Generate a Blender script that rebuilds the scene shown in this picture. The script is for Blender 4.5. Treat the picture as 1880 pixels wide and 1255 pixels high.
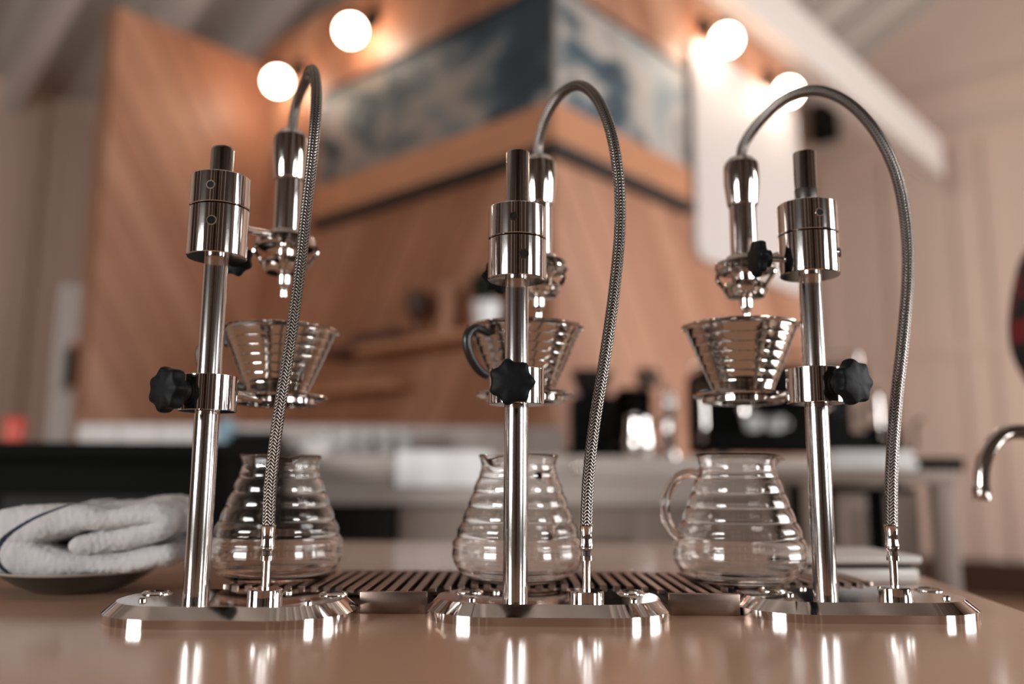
import bpy, bmesh, math, random
from mathutils import Vector, Matrix, noise
random.seed(7)
for o in list(bpy.data.objects): bpy.data.objects.remove(o)
SC = bpy.context.scene
COL = SC.collection
# ------------------------------------------------------------------ camera
CT = 0.90                                   # counter top height
FPX, CXP, CYP = 1590.0, 940.0, 627.5
PITCH = math.atan(252.5 / FPX)
ROLL = math.radians(0.37)
CAM = Vector((0, 0, CT + 0.1165))
cd = bpy.data.cameras.new('camera'); cam = bpy.data.objects.new('camera', cd); COL.objects.link(cam)
cd.sensor_width = 36.0; cd.lens = FPX / 1880 * 36.0; cd.clip_start = 0.02; cd.clip_end = 60
cam.matrix_world = Matrix.Translation(CAM) @ Matrix.Rotation(math.pi / 2 + PITCH, 4, 'X') @ Matrix.Rotation(ROLL, 4, 'Z')
cd.dof.use_dof = True; cd.dof.focus_distance = 0.735; cd.dof.aperture_fstop = 1.65
SC.camera = cam
# ------------------------------------------------------------------ world, exposure
w = bpy.data.worlds.new('world'); SC.world = w; w.use_nodes = True
w.node_tree.nodes['Background'].inputs[0].default_value = (0.62, 0.78, 1.0, 1)
w.node_tree.nodes['Background'].inputs[1].default_value = 1.0
SC.view_settings.view_transform = 'Standard'; SC.view_settings.look = 'None'
SC.view_settings.exposure = 0.04; SC.view_settings.gamma = 1.0; SC.view_settings.use_curve_mapping = False
# building axes: the room stands at an angle to the counter
E1 = Vector((-0.74, 0.6726, 0)).normalized(); E2 = Vector((0.6726, 0.74, 0)).normalized(); UP = Vector((0, 0, 1))
def UV(u, v, z): return E1 * u + E2 * v + UP * z
RU0, RU1, RV0, RV1, CEIL = -3.6, 6.6, -3.6, 8.9, 8.6
EAVE, RISE = 3.82, 0.46                      # the roof climbs from the left wall towards the windows
def roof_z(u): return EAVE + RISE * (RU1 - u)
# daylight at the two windows behind the camera (u0,u1 / v0,v1 spans)
WIN_L = (0.25, 2.0, 1.25, 2.30)             # on wall v = RV0 : u range, z range
WIN_R = (0.35, 1.40, 1.25, 2.30)             # on wall u = RU0 : v range, z range
def area(name, loc, direction, sx, sy, energy, col):
    l = bpy.data.lights.new(name, 'AREA'); l.shape = 'RECTANGLE'; l.size = sx; l.size_y = sy; l.energy = energy; l.color = col
    o = bpy.data.objects.new(name, l); COL.objects.link(o); o.location = loc
    o.rotation_euler = direction.to_track_quat('-Z', 'Y').to_euler(); return o
WIN_S = (3.0, 7.6, 1.10, 3.10)              # long side window further along the same wall
for (a, b, c, d), en, on_v in ((WIN_L, 190, True), (WIN_R, 95, False), (WIN_S, 420, False)):
    p = UV((a + b) / 2, RV0 - .14, (c + d) / 2) if on_v else UV(RU0 - .14, (a + b) / 2, (c + d) / 2)
    area('window_daylight', p, E2 if on_v else E1, b - a, d - c, en, (0.97, 0.965, 0.95))

# ------------------------------------------------------------------ pixel helpers
MR = cam.matrix_world.to_3x3()
def ray(x, y): return MR @ Vector(((x - CXP) / FPX, -(y - CYP) / FPX, -1.0))
def PY(x, y, Y): d = ray(x, y); return CAM + d * (Y / d.y)
def PZ(x, y, z): d = ray(x, y); return CAM + d * ((z - CAM.z) / d.z)
def PP(x, y, n, c): d = ray(x, y); return CAM + d * ((c - n.dot(CAM)) / n.dot(d))

# ------------------------------------------------------------------ materials
def mat(name, col, rough=0.5, metal=0.0, **k):
    m = bpy.data.materials.new(name); m.use_nodes = True
    b = m.node_tree.nodes['Principled BSDF']
    b.inputs['Base Color'].default_value = (*col, 1); b.inputs['Roughness'].default_value = rough; b.inputs['Metallic'].default_value = metal
    for kk, v in k.items(): b.inputs[kk.replace('_', ' ')].default_value = v
    return m
def nd(m, t, **k):
    n = m.node_tree.nodes.new(t)
    for a, v in k.items(): setattr(n, a, v)
    return n
def lk(m, a, b): m.node_tree.links.new(a, b)
def noisy(m, scale=8, amt=0.25, vec=(1, 1, 1), bump=0.0, detail=4, rough=0.0):
    b = m.node_tree.nodes['Principled BSDF']
    tc = nd(m, 'ShaderNodeTexCoord'); mp = nd(m, 'ShaderNodeMapping'); mp.inputs['Scale'].default_value = vec
    nz = nd(m, 'ShaderNodeTexNoise'); nz.inputs['Scale'].default_value = scale; nz.inputs['Detail'].default_value = detail
    lk(m, tc.outputs['Object'], mp.inputs[0]); lk(m, mp.outputs[0], nz.inputs['Vector'])
    if amt:
        c = list(b.inputs['Base Color'].default_value)
        mx = nd(m, 'ShaderNodeMix', data_type='RGBA')
        mx.inputs[6].default_value = (c[0] * (1 - amt), c[1] * (1 - amt), c[2] * (1 - amt), 1)
        mx.inputs[7].default_value = (min(1, c[0] * (1 + amt)), min(1, c[1] * (1 + amt)), min(1, c[2] * (1 + amt)), 1)
        lk(m, nz.outputs[0], mx.inputs[0]); lk(m, mx.outputs[2], b.inputs['Base Color'])
    if rough:
        r = b.inputs['Roughness'].default_value
        mr = nd(m, 'ShaderNodeMapRange'); mr.inputs[3].default_value = max(0.0, r - rough); mr.inputs[4].default_value = r + rough
        lk(m, nz.outputs[0], mr.inputs[0]); lk(m, mr.outputs[0], b.inputs['Roughness'])
    if bump:
        bp = nd(m, 'ShaderNodeBump'); bp.inputs['Strength'].default_value = bump; bp.inputs['Distance'].default_value = 0.002
        lk(m, nz.outputs[0], bp.inputs['Height']); lk(m, bp.outputs[0], b.inputs['Normal'])
    return m
M = {}
M['chrome'] = noisy(mat('polished_chrome', (0.71, 0.66, 0.63), 0.07, 1.0), 60, 0, (1, 1, 0.3), rough=0.025)
M['steel'] = noisy(mat('brushed_steel', (0.62, 0.585, 0.565), 0.14, 1.0), 160, 0, (1, 1, 0.04), rough=0.05)
M['dripsteel'] = mat('dripper_steel', (0.68, 0.63, 0.59), 0.10, 1.0)
M['wornsteel'] = noisy(mat('worn_thread_steel', (0.20, 0.18, 0.17), 0.35, 1.0), 90, 0.4, (0.2, 0.2, 4))
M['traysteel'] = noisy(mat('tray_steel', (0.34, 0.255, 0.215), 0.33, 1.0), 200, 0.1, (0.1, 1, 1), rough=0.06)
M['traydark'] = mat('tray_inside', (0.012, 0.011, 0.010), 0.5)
M['black'] = noisy(mat('black_plastic', (0.0035, 0.004, 0.0045), 0.55, Specular_IOR_Level=0.14), 300, 0, bump=0.1)
M['rubber'] = mat('black_handle', (0.012, 0.010, 0.009), 0.35)
M['hole'] = mat('screw_hole_dark', (0.01, 0.01, 0.01), 0.4, 0.6)
M['glass'] = mat('clear_glass', (1.0, 0.985, 0.97), 0.0, 0.0, Transmission_Weight=1.0, IOR=1.47)
M['thinglass'] = mat('tumbler_glass', (0.97, 0.98, 0.98), 0.02, 0.0, Transmission_Weight=1.0, IOR=1.45)
M['counter'] = noisy(mat('beige_polished_counter', (0.50, 0.30, 0.20), 0.165, 0.0, IOR=1.5), 260, 0.05, rough=0.02)
M['countbase'] = mat('counter_base_paint', (0.10, 0.08, 0.07), 0.6)
M['whiteplastic'] = mat('white_plastic', (0.72, 0.68, 0.65), 0.35)
M['ceramic'] = mat('dark_ceramic', (0.030, 0.027, 0.025), 0.35)
M['ceramicrim'] = mat('glazed_rim', (0.30, 0.25, 0.21), 0.3)
M['wall'] = noisy(mat('warm_white_paint', (0.72, 0.545, 0.45), 0.75), 3, 0.03)
M['backwall'] = noisy(mat('brown_back_wall', (0.075, 0.050, 0.040), 0.7), 3, 0.05)
M['wallgrey'] = noisy(mat('pale_grey_paint', (0.55, 0.46, 0.41), 0.8), 3, 0.04)
M['ceil'] = noisy(mat('ceiling_paint', (0.47, 0.425, 0.38), 0.8), 3, 0.04)
M['beam'] = mat('white_beam_paint', (0.68, 0.60, 0.55), 0.7)
M['floor'] = noisy(mat('concrete_wood_floor', (0.36, 0.22, 0.14), 0.45), 4, 0.2, (1, 6, 1))
M['tile'] = mat('white_glazed_tile', (0.42, 0.36, 0.33), 0.35)
M['whitetop'] = mat('white_stone_top', (0.47, 0.40, 0.36), 0.4)
M['cab'] = mat('taupe_cabinet', (0.30, 0.225, 0.185), 0.55)
M['darkcab'] = mat('dark_cabinet', (0.010, 0.008, 0.007), 0.6, Specular_IOR_Level=0.2)
M['blackmetal'] = mat('black_powder_metal', (0.004, 0.004, 0.0038), 0.7, Specular_IOR_Level=0.06)
M['brown'] = mat('walnut_wood', (0.060, 0.026, 0.016), 0.5)
M['tan'] = mat('tan_ceramic', (0.36, 0.17, 0.10), 0.5)
M['whitecer'] = mat('white_ceramic', (0.78, 0.76, 0.75), 0.3)
M['red'] = mat('orange_red_tin', (0.55, 0.055, 0.025), 0.4)
M['copper'] = mat('copper_knob', (0.85, 0.42, 0.26), 0.25, 1.0)
M['leaf'] = mat('dark_green_leaf', (0.020, 0.034, 0.024), 0.5)
M['bulb'] = mat('globe_glow', (1, 0.9, 0.8), 0.3, 0.0, Emission_Color=(1.0, 0.80, 0.62, 1), Emission_Strength=36.0)
M['board'] = noisy(mat('white_menu_board', (0.56, 0.50, 0.47), 0.6), 40, 0.03)
M['skin'] = mat('skin', (0.55, 0.30, 0.21), 0.5)
M['jeans'] = mat('dark_jeans', (0.02, 0.022, 0.03), 0.8)
M['hair'] = mat('dark_hair', (0.015, 0.010, 0.008), 0.6)
M['whitecloth'] = noisy(mat('white_bar_towel', (0.82, 0.80, 0.80), 0.9), 120, 0.03, bump=0.4)
M['bluebox'] = mat('pale_blue_glass', (0.25, 0.38, 0.45), 0.2)
WOODS = []
for i, c in enumerate([(0.385, 0.176, 0.100), (0.335, 0.143, 0.078), (0.43, 0.21, 0.124), (0.36, 0.160, 0.089), (0.30, 0.122, 0.064)]):
    WOODS.append(noisy(mat('cedar_plank_%s' % 'abcde'[i], c, 0.5), 5, 0.16, (1, 1, 1), detail=6))
M['ledge'] = noisy(mat('cedar_ledge', (0.46, 0.20, 0.10), 0.45), 6, 0.22, (1, 1, 3))
M['gap'] = mat('black_shadow_trim', (0.012, 0.009, 0.008), 0.6)

# braided hose: two families of strands from the tube's own coordinates
def braid():
    m = mat('braided_steel_hose', (0.5, 0.46, 0.44), 0.3, 1.0); b = m.node_tree.nodes['Principled BSDF']
    uv = nd(m, 'ShaderNodeUVMap'); sp = nd(m, 'ShaderNodeSeparateXYZ'); lk(m, uv.outputs[0], sp.inputs[0])
    def mth(op, a, bb=None, c=None):
        n = nd(m, 'ShaderNodeMath', operation=op)
        for i, x in enumerate((a, bb, c)):
            if x is None: continue
            if isinstance(x, (int, float)): n.inputs[i].default_value = x
            else: lk(m, x, n.inputs[i])
        return n.outputs[0]
    tri = mth('PINGPONG', mth('MULTIPLY', sp.outputs[0], 10.0), 1.0)          # columns round the tube
    v = mth('MULTIPLY', sp.outputs[1], 350.0)                                # strands along the tube
    h = mth('PINGPONG', mth('ADD', v, mth('MULTIPLY', tri, 1.3)), 0.5)
    h = mth('MULTIPLY', h, 2.0)
    edge = mth('MULTIPLY', mth('SUBTRACT', 1.0, mth('POWER', mth('ABSOLUTE', mth('SUBTRACT', mth('MULTIPLY', tri, 2.0), 1.0)), 6.0)), h)
    rp = nd(m, 'ShaderNodeValToRGB'); rp.color_ramp.elements[0].position = 0.30; rp.color_ramp.elements[0].color = (0.012, 0.009, 0.007, 1)
    rp.color_ramp.elements[1].position = 0.85; rp.color_ramp.elements[1].color = (0.60, 0.53, 0.49, 1)
    lk(m, edge, rp.inputs[0]); lk(m, rp.outputs[0], b.inputs['Base Color'])
    bp = nd(m, 'ShaderNodeBump'); bp.inputs['Strength'].default_value = 0.6; bp.inputs['Distance'].default_value = 0.0006
    lk(m, edge, bp.inputs['Height']); lk(m, bp.outputs[0], b.inputs['Normal'])
    return m
M['braid'] = braid()
def towel_mat():
    m = mat('terry_towel', (0.50, 0.48, 0.475), 0.95); b = m.node_tree.nodes['Principled BSDF']
    uv = nd(m, 'ShaderNodeUVMap'); sp = nd(m, 'ShaderNodeSeparateXYZ'); lk(m, uv.outputs[0], sp.inputs[0])
    nz = nd(m, 'ShaderNodeTexNoise'); nz.inputs['Scale'].default_value = 900; nz.inputs['Detail'].default_value = 3
    tc = nd(m, 'ShaderNodeTexCoord'); lk(m, tc.outputs['Object'], nz.inputs['Vector'])
    # woven navy stripe that curves round the left end of the bundle
    so_ = nd(m, 'ShaderNodeSeparateXYZ'); lk(m, tc.outputs['Object'], so_.inputs[0])
    z2 = nd(m, 'ShaderNodeMath', operation='ADD'); z2.inputs[1].default_value = -0.020; lk(m, so_.outputs[2], z2.inputs[0])
    zz = nd(m, 'ShaderNodeMath', operation='MULTIPLY'); lk(m, z2.outputs[0], zz.inputs[0]); lk(m, z2.outputs[0], zz.inputs[1])
    xx = nd(m, 'ShaderNodeMath', operation='MULTIPLY_ADD'); xx.inputs[1].default_value = -26.0; lk(m, zz.outputs[0], xx.inputs[0]); lk(m, so_.outputs[0], xx.inputs[2])
    ad = nd(m, 'ShaderNodeMath', operation='MULTIPLY_ADD'); ad.inputs[1].default_value = 0.003; lk(m, nz.outputs[0], ad.inputs[0]); lk(m, xx.outputs[0], ad.inputs[2])
    cp = nd(m, 'ShaderNodeMath', operation='COMPARE'); cp.inputs[1].default_value = -0.052; cp.inputs[2].default_value = 0.0032; lk(m, ad.outputs[0], cp.inputs[0])
    mx = nd(m, 'ShaderNodeMix', data_type='RGBA'); mx.inputs[6].default_value = (0.50, 0.48, 0.475, 1); mx.inputs[7].default_value = (0.012, 0.018, 0.035, 1)
    lk(m, cp.outputs[0], mx.inputs[0]); lk(m, mx.outputs[2], b.inputs['Base Color'])
    bp = nd(m, 'ShaderNodeBump'); bp.inputs['Strength'].default_value = 0.7; bp.inputs['Distance'].default_value = 0.001
    lk(m, nz.outputs[0], bp.inputs['Height']); lk(m, bp.outputs[0], b.inputs['Normal'])
    return m
M['towel'] = towel_mat()
def painting_mat(name, stops, sc, off):
    m = mat(name, (0.3, 0.3, 0.3), 0.6); b = m.node_tree.nodes['Principled BSDF']
    tc = nd(m, 'ShaderNodeTexCoord'); mp = nd(m, 'ShaderNodeMapping'); mp.inputs['Scale'].default_value = sc; mp.inputs['Location'].default_value = off
    mp.inputs['Rotation'].default_value = (0, 0.5, 0)
    nz = nd(m, 'ShaderNodeTexNoise'); nz.inputs['Scale'].default_value = 1.0; nz.inputs['Detail'].default_value = 5; nz.inputs['Distortion'].default_value = 0.6
    rp = nd(m, 'ShaderNodeValToRGB'); cr = rp.color_ramp
    while len(cr.elements) < len(stops): cr.elements.new(0.5)
    for e, (p, c) in zip(cr.elements, stops): e.position = p; e.color = (*c, 1)
    lk(m, tc.outputs['Object'], mp.inputs[0]); lk(m, mp.outputs[0], nz.inputs['Vector']); lk(m, nz.outputs[0], rp.inputs[0]); lk(m, rp.outputs[0], b.inputs['Base Color'])
    return m
M['paintL'] = painting_mat('painted_canvas_dark', [(0.30, (0.008, 0.014, 0.020)), (0.44, (0.025, 0.045, 0.060)), (0.49, (0.11, 0.125, 0.125)), (0.56, (0.30, 0.235, 0.195)), (0.70, (0.12, 0.15, 0.155))], (2.0, 2.0, 3.0), (1.3, 0.2, 0.7))
M['paintR'] = painting_mat('painted_canvas_light', [(0.28, (0.012, 0.025, 0.040)), (0.43, (0.05, 0.085, 0.105)), (0.49, (0.36, 0.31, 0.27)), (0.58, (0.44, 0.38, 0.34)), (0.70, (0.20, 0.26, 0.27))], (2.4, 2.4, 2.6), (4.1, 1.0, 2.2))
def plaid():
    m = mat('plaid_flannel', (0.1, 0.01, 0.01), 0.85); b = m.node_tree.nodes['Principled BSDF']
    tc = nd(m, 'ShaderNodeTexCoord'); ck = nd(m, 'ShaderNodeTexChecker'); ck.inputs['Scale'].default_value = 22
    ck.inputs['Color1'].default_value = (0.16, 0.010, 0.010, 1); ck.inputs['Color2'].default_value = (0.012, 0.010, 0.010, 1)
    lk(m, tc.outputs['Object'], ck.inputs['Vector']); lk(m, ck.outputs[0], b.inputs['Base Color']); return m
M['plaid'] = plaid()

# ------------------------------------------------------------------ mesh helpers (world coordinates in, objects out)
def root_loc(o):
    while o.parent: o = o.parent
    return o.location.copy()
def obj(name, bm, m, parent=None, loc=None, sharp=35, smooth=True, mats=None):
    if parent is not None: org = root_loc(parent)
    else: org = Vector(loc) if loc is not None else Vector((0, 0, 0))
    if bm is not None:
        bmesh.ops.recalc_face_normals(bm, faces=bm.faces)
        bmesh.ops.translate(bm, verts=bm.verts, vec=-org)
        me = bpy.data.meshes.new(name); bm.to_mesh(me); bm.free()
    for mm in (mats or [m]): me.materials.append(M[mm] if isinstance(mm, str) else mm)
    if smooth:
        me.polygons.foreach_set('use_smooth', [True] * len(me.polygons)); me.set_sharp_from_angle(angle=math.radians(sharp))
    o = bpy.data.objects.new(name, me); COL.objects.link(o)
    if parent is not None: o.parent = parent
    else: o.location = org
    return o
def thing(name, label, cat, loc, group=None):
    o = bpy.data.objects.new(name, None); COL.objects.link(o); o.location = loc; o.empty_display_size = 0.05
    o['label'] = label; o['category'] = cat
    if group: o['group'] = group
    return o
def tag(o, label, cat, group=None):
    o['label'] = label; o['category'] = cat
    if group: o['group'] = group
    return o
def struct(o): o['kind'] = 'structure'; return o
def frame_from(axis):
    a = Vector(axis).normalized(); t = Vector((0, 0, 1)) if abs(a.z) < 0.95 else Vector((1, 0, 0))
    x = t.cross(a).normalized(); y = a.cross(x); return x, y, a
def loft(loops, cap0=True, cap1=True, closed=True, bm=None):
    bm = bm or bmesh.new(); vl = [[bm.verts.new(p) for p in lp] for lp in loops]
    n = len(vl[0])
    for a, b in zip(vl, vl[1:]):
        for i in range(n if closed else n - 1):
            j = (i + 1) % n; bm.faces.new((a[i], a[j], b[j], b[i]))
    if cap0: bm.faces.new(vl[0][::-1])
    if cap1: bm.faces.new(vl[-1])
    return bm
def lathe(prof, center, axis=(0, 0, 1), seg=40, cap=True, wrap=False, bm=None, fn=None):
    x, y, a = frame_from(axis); c = Vector(center); loops = []
    for r, h in prof:
        lp = []
        for i in range(seg):
            t = 2 * math.pi * i / seg; rr, hh = (r, h) if fn is None else fn(r, h, t)
            lp.append(c + x * (rr * math.cos(t)) + y * (rr * math.sin(t)) + a * hh)
        loops.append(lp)
    if wrap: loops.append(loops[0]); bm = loft(loops, False, False, bm=bm); bmesh.ops.remove_doubles(bm, verts=bm.verts, dist=1e-6); return bm
    return loft(loops, cap, cap, bm=bm)
def smooth_path(pts, sub=8):
    pts = [Vector(p) for p in pts]; out = []
    for i in range(len(pts) - 1):
        p0 = pts[max(i - 1, 0)]; p1 = pts[i]; p2 = pts[i + 1]; p3 = pts[min(i + 2, len(pts) - 1)]
        for k in range(sub):
            t = k / sub
            out.append(0.5 * ((2 * p1) + (p2 - p0) * t + (2 * p0 - 5 * p1 + 4 * p2 - p3) * t * t + (3 * p1 - p0 - 3 * p2 + p3) * t ** 3))
    out.append(pts[-1]); return out
def tube(path, r, seg=16, cap=True, uv=False, bm=None):
    n = len(path); T = [(path[min(i + 1, n - 1)] - path[max(i - 1, 0)]).normalized() for i in range(n)]
    x, _, _ = frame_from(T[0]); loops = []; L = [0.0]
    for i in range(n):
        x = (x - T[i] * x.dot(T[i])).normalized(); y = T[i].cross(x); rr = r[i] if isinstance(r, (list, tuple)) else r
        loops.append([path[i] + (x * math.cos(2 * math.pi * k / seg) + y * math.sin(2 * math.pi * k / seg)) * rr for k in range(seg)])
        if i: L.append(L[-1] + (path[i] - path[i - 1]).length)
    if not uv: return loft(loops, cap, cap, bm=bm)
    bm = bmesh.new(); ul = bm.loops.layers.uv.new('UVMap'); vl = [[bm.verts.new(p) for p in lp] for lp in loops]
    for i in range(n - 1):
        for k in range(seg):
            j = (k + 1) % seg; f = bm.faces.new((vl[i][k], vl[i][j], vl[i + 1][j], vl[i + 1][k]))
            for lpv, uvv in zip(f.loops, ((k / seg, L[i]), ((k + 1) / seg, L[i]), ((k + 1) / seg, L[i + 1]), (k / seg, L[i + 1]))): lpv[ul].uv = uvv
    return bm
def box(x0, x1, y0, y1, z0, z1, bev=0.0, ax=None, bm=None, seg=2):
    """box in world axes, or in axes ax=(origin, X, Y)"""
    b2 = bmesh.new(); O, X, Y = ax if ax else (Vector((0, 0, 0)), Vector((1, 0, 0)), Vector((0, 1, 0)))
    vs = [b2.verts.new(O + X * x + Y * y + UP * z) for z in (z0, z1) for x, y in ((x0, y0), (x1, y0), (x1, y1), (x0, y1))]
    for f in ((3, 2, 1, 0), (4, 5, 6, 7), (0, 1, 5, 4), (1, 2, 6, 5), (2, 3, 7, 6), (3, 0, 4, 7)): b2.faces.new([vs[i] for i in f])
    if bev: bmesh.ops.bevel(b2, geom=b2.edges[:], offset=bev, segments=seg, profile=0.5, affect='EDGES')
    if bm is None: return b2
    me = bpy.data.meshes.new('tmp'); b2.to_mesh(me); b2.free(); bm.from_mesh(me); bpy.data.meshes.remove(me); return bm
def ball(c, r, seg=24, rings=14, sc=(1, 1, 1), bm=None):
    bm = bm or bmesh.new(); m4 = Matrix.Translation(c) @ Matrix.Diagonal((*[r * s for s in sc], 1))
    bmesh.ops.create_uvsphere(bm, u_segments=seg, v_segments=rings, radius=1, matrix=m4); return bm
def prism(poly, depth_vec, bev=0, bm=None):
    a = [Vector(p) for p in poly]; return loft([a, [p + Vector(depth_vec) for p in a]], bm=bm)
def rrect(x0, x1, y0, y1, r, z, n=10):
    out = []
    for cx, cy, a0 in ((x1 - r, y0 + r, -90), (x1 - r, y1 - r, 0), (x0 + r, y1 - r, 90), (x0 + r, y0 + r, 180)):
        for k in range(n + 1):
            t = math.radians(a0 + 90 * k / n); out.append(Vector((cx + r * math.cos(t), cy + r * math.sin(t), z)))
    return out

# =================================================================== ROOM
def room_wall(name, axis, const, a0, a1, z0, z1, hole=None, m='wallgrey'):
    """wall slab of 0.14 m outside the plane; axis 'u' -> plane u=const spanning v, axis 'v' -> plane v=const spanning u"""
    th = 0.14; out = -1 if const < 0 else 1; bm = bmesh.new()
    def piece(p0, p1, q0, q1):
        if p1 - p0 < 1e-4 or q1 - q0 < 1e-4: return
        c0, c1 = sorted((const, const + out * th))
        if axis == 'u': box(c0, c1, p0, p1, q0, q1, ax=(Vector(), E1, E2), bm=bm)
        else: box(p0, p1, c0, c1, q0, q1, ax=(Vector(), E1, E2), bm=bm)
    x = a0
    for h in sorted(hole or []):
        piece(x, h[0], z0, z1); piece(h[0], h[1], z0, h[2]); piece(h[0], h[1], h[3], z1); x = h[1]
    piece(x, a1, z0, z1)
    return struct(obj(name, bm, m, smooth=False))
struct(obj('floor', box(RU0 - .14, RU1 + .14, RV0 - .14, RV1 + .14, -0.1, 0.0, ax=(Vector(), E1, E2)), 'floor', smooth=False))
def slope_box(u0, u1, v0, v1, dz0, dz1):
    return loft([[UV(u0, v0, roof_z(u0) + dz0), UV(u1, v0, roof_z(u1) + dz0), UV(u1, v1, roof_z(u1) + dz0), UV(u0, v1, roof_z(u0) + dz0)],
                 [UV(u0, v0, roof_z(u0) + dz1), UV(u1, v0, roof_z(u1) + dz1), UV(u1, v1, roof_z(u1) + dz1), UV(u0, v1, roof_z(u0) + dz1)]])
ceil = struct(obj('ceiling', slope_box(RU0 - .14, RU1 + .14, RV0 - .14, RV1 + .14, 0, .12), 'ceil', smooth=False))
# dark panels added unseen behind the camera, to reflect as stripes in the chrome
struct(obj('reflection_panel_1', box(RU0, RU0 + .05, 1.72, 2.08, 0, 2.3, ax=(Vector(), E1, E2)), 'darkcab', smooth=False))
struct(obj('reflection_panel_2', box(2.75, 3.7, RV0, RV0 + .05, 0, 2.4, ax=(Vector(), E1, E2)), 'darkcab', smooth=False))
wbk = room_wall('wall_back', 'v', RV0, RU0, RU1, 0, CEIL, [WIN_L], 'backwall')
wsd = room_wall('wall_side', 'u', RU0, RV0, RV1, 0, CEIL, [WIN_R, WIN_S], 'backwall')
wl = room_wall('wall_left', 'u', RU1, RV0, RV1, 0, CEIL, None, 'wall')
wr = room_wall('wall_right', 'v', RV1, RU0, RU1, 0, CEIL, None, 'wall')
def window(name, axis, const, w):
    bm = bmesh.new(); a0, a1, z0, z1 = w
    def bar(p0, p1, q0, q1):
        if axis == 'v': box(p0, p1, const - .06, const - .01, q0, q1, ax=(Vector(), E1, E2), bm=bm)
        else: box(const - .06, const - .01, p0, p1, q0, q1, ax=(Vector(), E1, E2), bm=bm)
    bar(a0, a1, z0, z0 + .05); bar(a0, a1, z1 - .05, z1); bar(a0, a0 + .05, z0, z1); bar(a1 - .05, a1, z0, z1)
    n = round((a1 - a0) / 0.8)
    for i in range(1, n): x = a0 + (a1 - a0) * i / n; bar(x - .02, x + .02, z0, z1)
    bar(a0, a1, (z0 + z1) / 2 - .015, (z0 + z1) / 2 + .015)
    struct(obj(name, bm, 'blackmetal', smooth=False))
window('window_1', 'v', RV0, WIN_L); window('window_2', 'u', RU0, WIN_R); window('window_3', 'u', RU0, WIN_S)
for u in (-2.9, -2.0, -0.9, 2.5, 4.2): obj('reflection_strip', box(u - .09, u + .09, RV0, RV0 + .06, 0, 5.0, ax=(Vector(), E1, E2)), 'beam', wbk, smooth=False)  # pale strips added out of view on both window walls, for contrast in chrome reflections
for v in (-2.7, -1.9, -0.7, 2.2, 2.8): obj('reflection_strip', box(RU0, RU0 + .06, v - .09, v + .09, 0, 5.0, ax=(Vector(), E1, E2)), 'beam', wsd, smooth=False)

# --- cedar clad partition: convex corner, left face along E1, right face along E2, and a wing wall
CORNER = PY(1015, 285, 3.4); CORNER.z = 0
U0, V0 = E1.dot(CORNER), E2.dot(CORNER)
LEFT_LEN = 2.22; RIGHT_LEN = 2.42; WING_LEN = 0.90; TOP = 3.6
U1 = U0 + LEFT_LEN
part = struct(obj('wall_partition', box(U0 + 0.02, U1 + .12, V0 + 0.02, V0 + RIGHT_LEN, 0, TOP, ax=(Vector(), E1, E2)), WOODS[3], smooth=False))
wing = struct(obj('wall_wing', box(U1 + 0.02, U1 + .14, V0 - WING_LEN, V0 + 0.02, 0, TOP - 0.14, ax=(Vector(), E1, E2)), WOODS[3], smooth=False))
def clip(poly, n, d):
    out = []
    for i in range(len(poly)):
        a, b = poly[i], poly[(i + 1) % len(poly)]; da, db = a[0] * n[0] + a[1] * n[1] - d, b[0] * n[0] + b[1] * n[1] - d
        if da <= 0: out.append(a)
        if (da < 0 < db) or (db < 0 < da): t = da / (da - db); out.append((a[0] + (b[0] - a[0]) * t, a[1] + (b[1] - a[1]) * t))
    return out
def planks(parent, to3, normal, width, z0, z1, slope, bw=0.15):
    """diagonal boards on a face: (a, z) face coordinates, slope +1 rises with a"""
    dx, dz = math.cos(math.radians(58)), math.sin(math.radians(58)) * slope
    px, pz = -dz, dx
    vals = [px * a + pz * z for a in (0, width) for z in (z0, z1)]; k = math.floor(min(vals) / bw)
    while k * bw < max(vals):
        lo, hi = k * bw + 0.003, (k + 1) * bw - 0.003
        poly = [(0, z0), (width, z0), (width, z1), (0, z1)]
        poly = clip(poly, (px, pz), hi); poly = clip(poly, (-px, -pz), -lo) if len(poly) > 2 else []
        if len(poly) > 2:
            pr = 0.018 + random.uniform(0, 0.006)
            bm = prism([to3(a, z) for a, z in poly], normal * pr)
            obj('plank', bm, random.choice(WOODS), parent, smooth=False)
        k += 1
planks(part, lambda a, z: CORNER + E1 * a + E2 * 0.02 + UP * z, -E2, LEFT_LEN, 1.0, TOP, -1)
planks(part, lambda a, z: CORNER + E2 * a + E1 * 0.02 + UP * z, -E1, RIGHT_LEN, 1.0, TOP, -1)
planks(wing, lambda a, z: UV(U1 + 0.02, V0 - WING_LEN + a, z), -E1, WING_LEN, 1.0, TOP - 0.14, -1)
# ledge with black shadow line, running round the corner
def wrap_band(name, z0, z1, proud, llen, rlen, m, parent):
    o = Vector(CORNER) - E1 * proud - E2 * proud
    pts = [CORNER + E1 * llen + E2 * .01, CORNER + E1 * llen - E2 * proud, o, CORNER + E2 * rlen - E1 * proud, CORNER + E2 * rlen + E1 * .01, CORNER + E1 * .01 + E2 * .01]
    return obj(name, prism([p + UP * z0 for p in pts], UP * (z1 - z0)), m, parent, loc=CORNER if parent is None else None, smooth=False)
LG = thing('picture_ledge', 'long cedar ledge wrapping the wall corner under the painting', 'ledge', CORNER + UP * 2.33)
wrap_band('ledge_board', 2.37, 2.545, 0.05, 1.60, 1.01, 'ledge', LG)
wrap_band('shadow_trim', 2.322, 2.37, 0.065, 1.61, 1.02, 'gap', LG)
PT = thing('wraparound_painting', 'dark teal and beige abstract painting wrapping the cedar corner', 'painting', CORNER + UP * 2.55)
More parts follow.
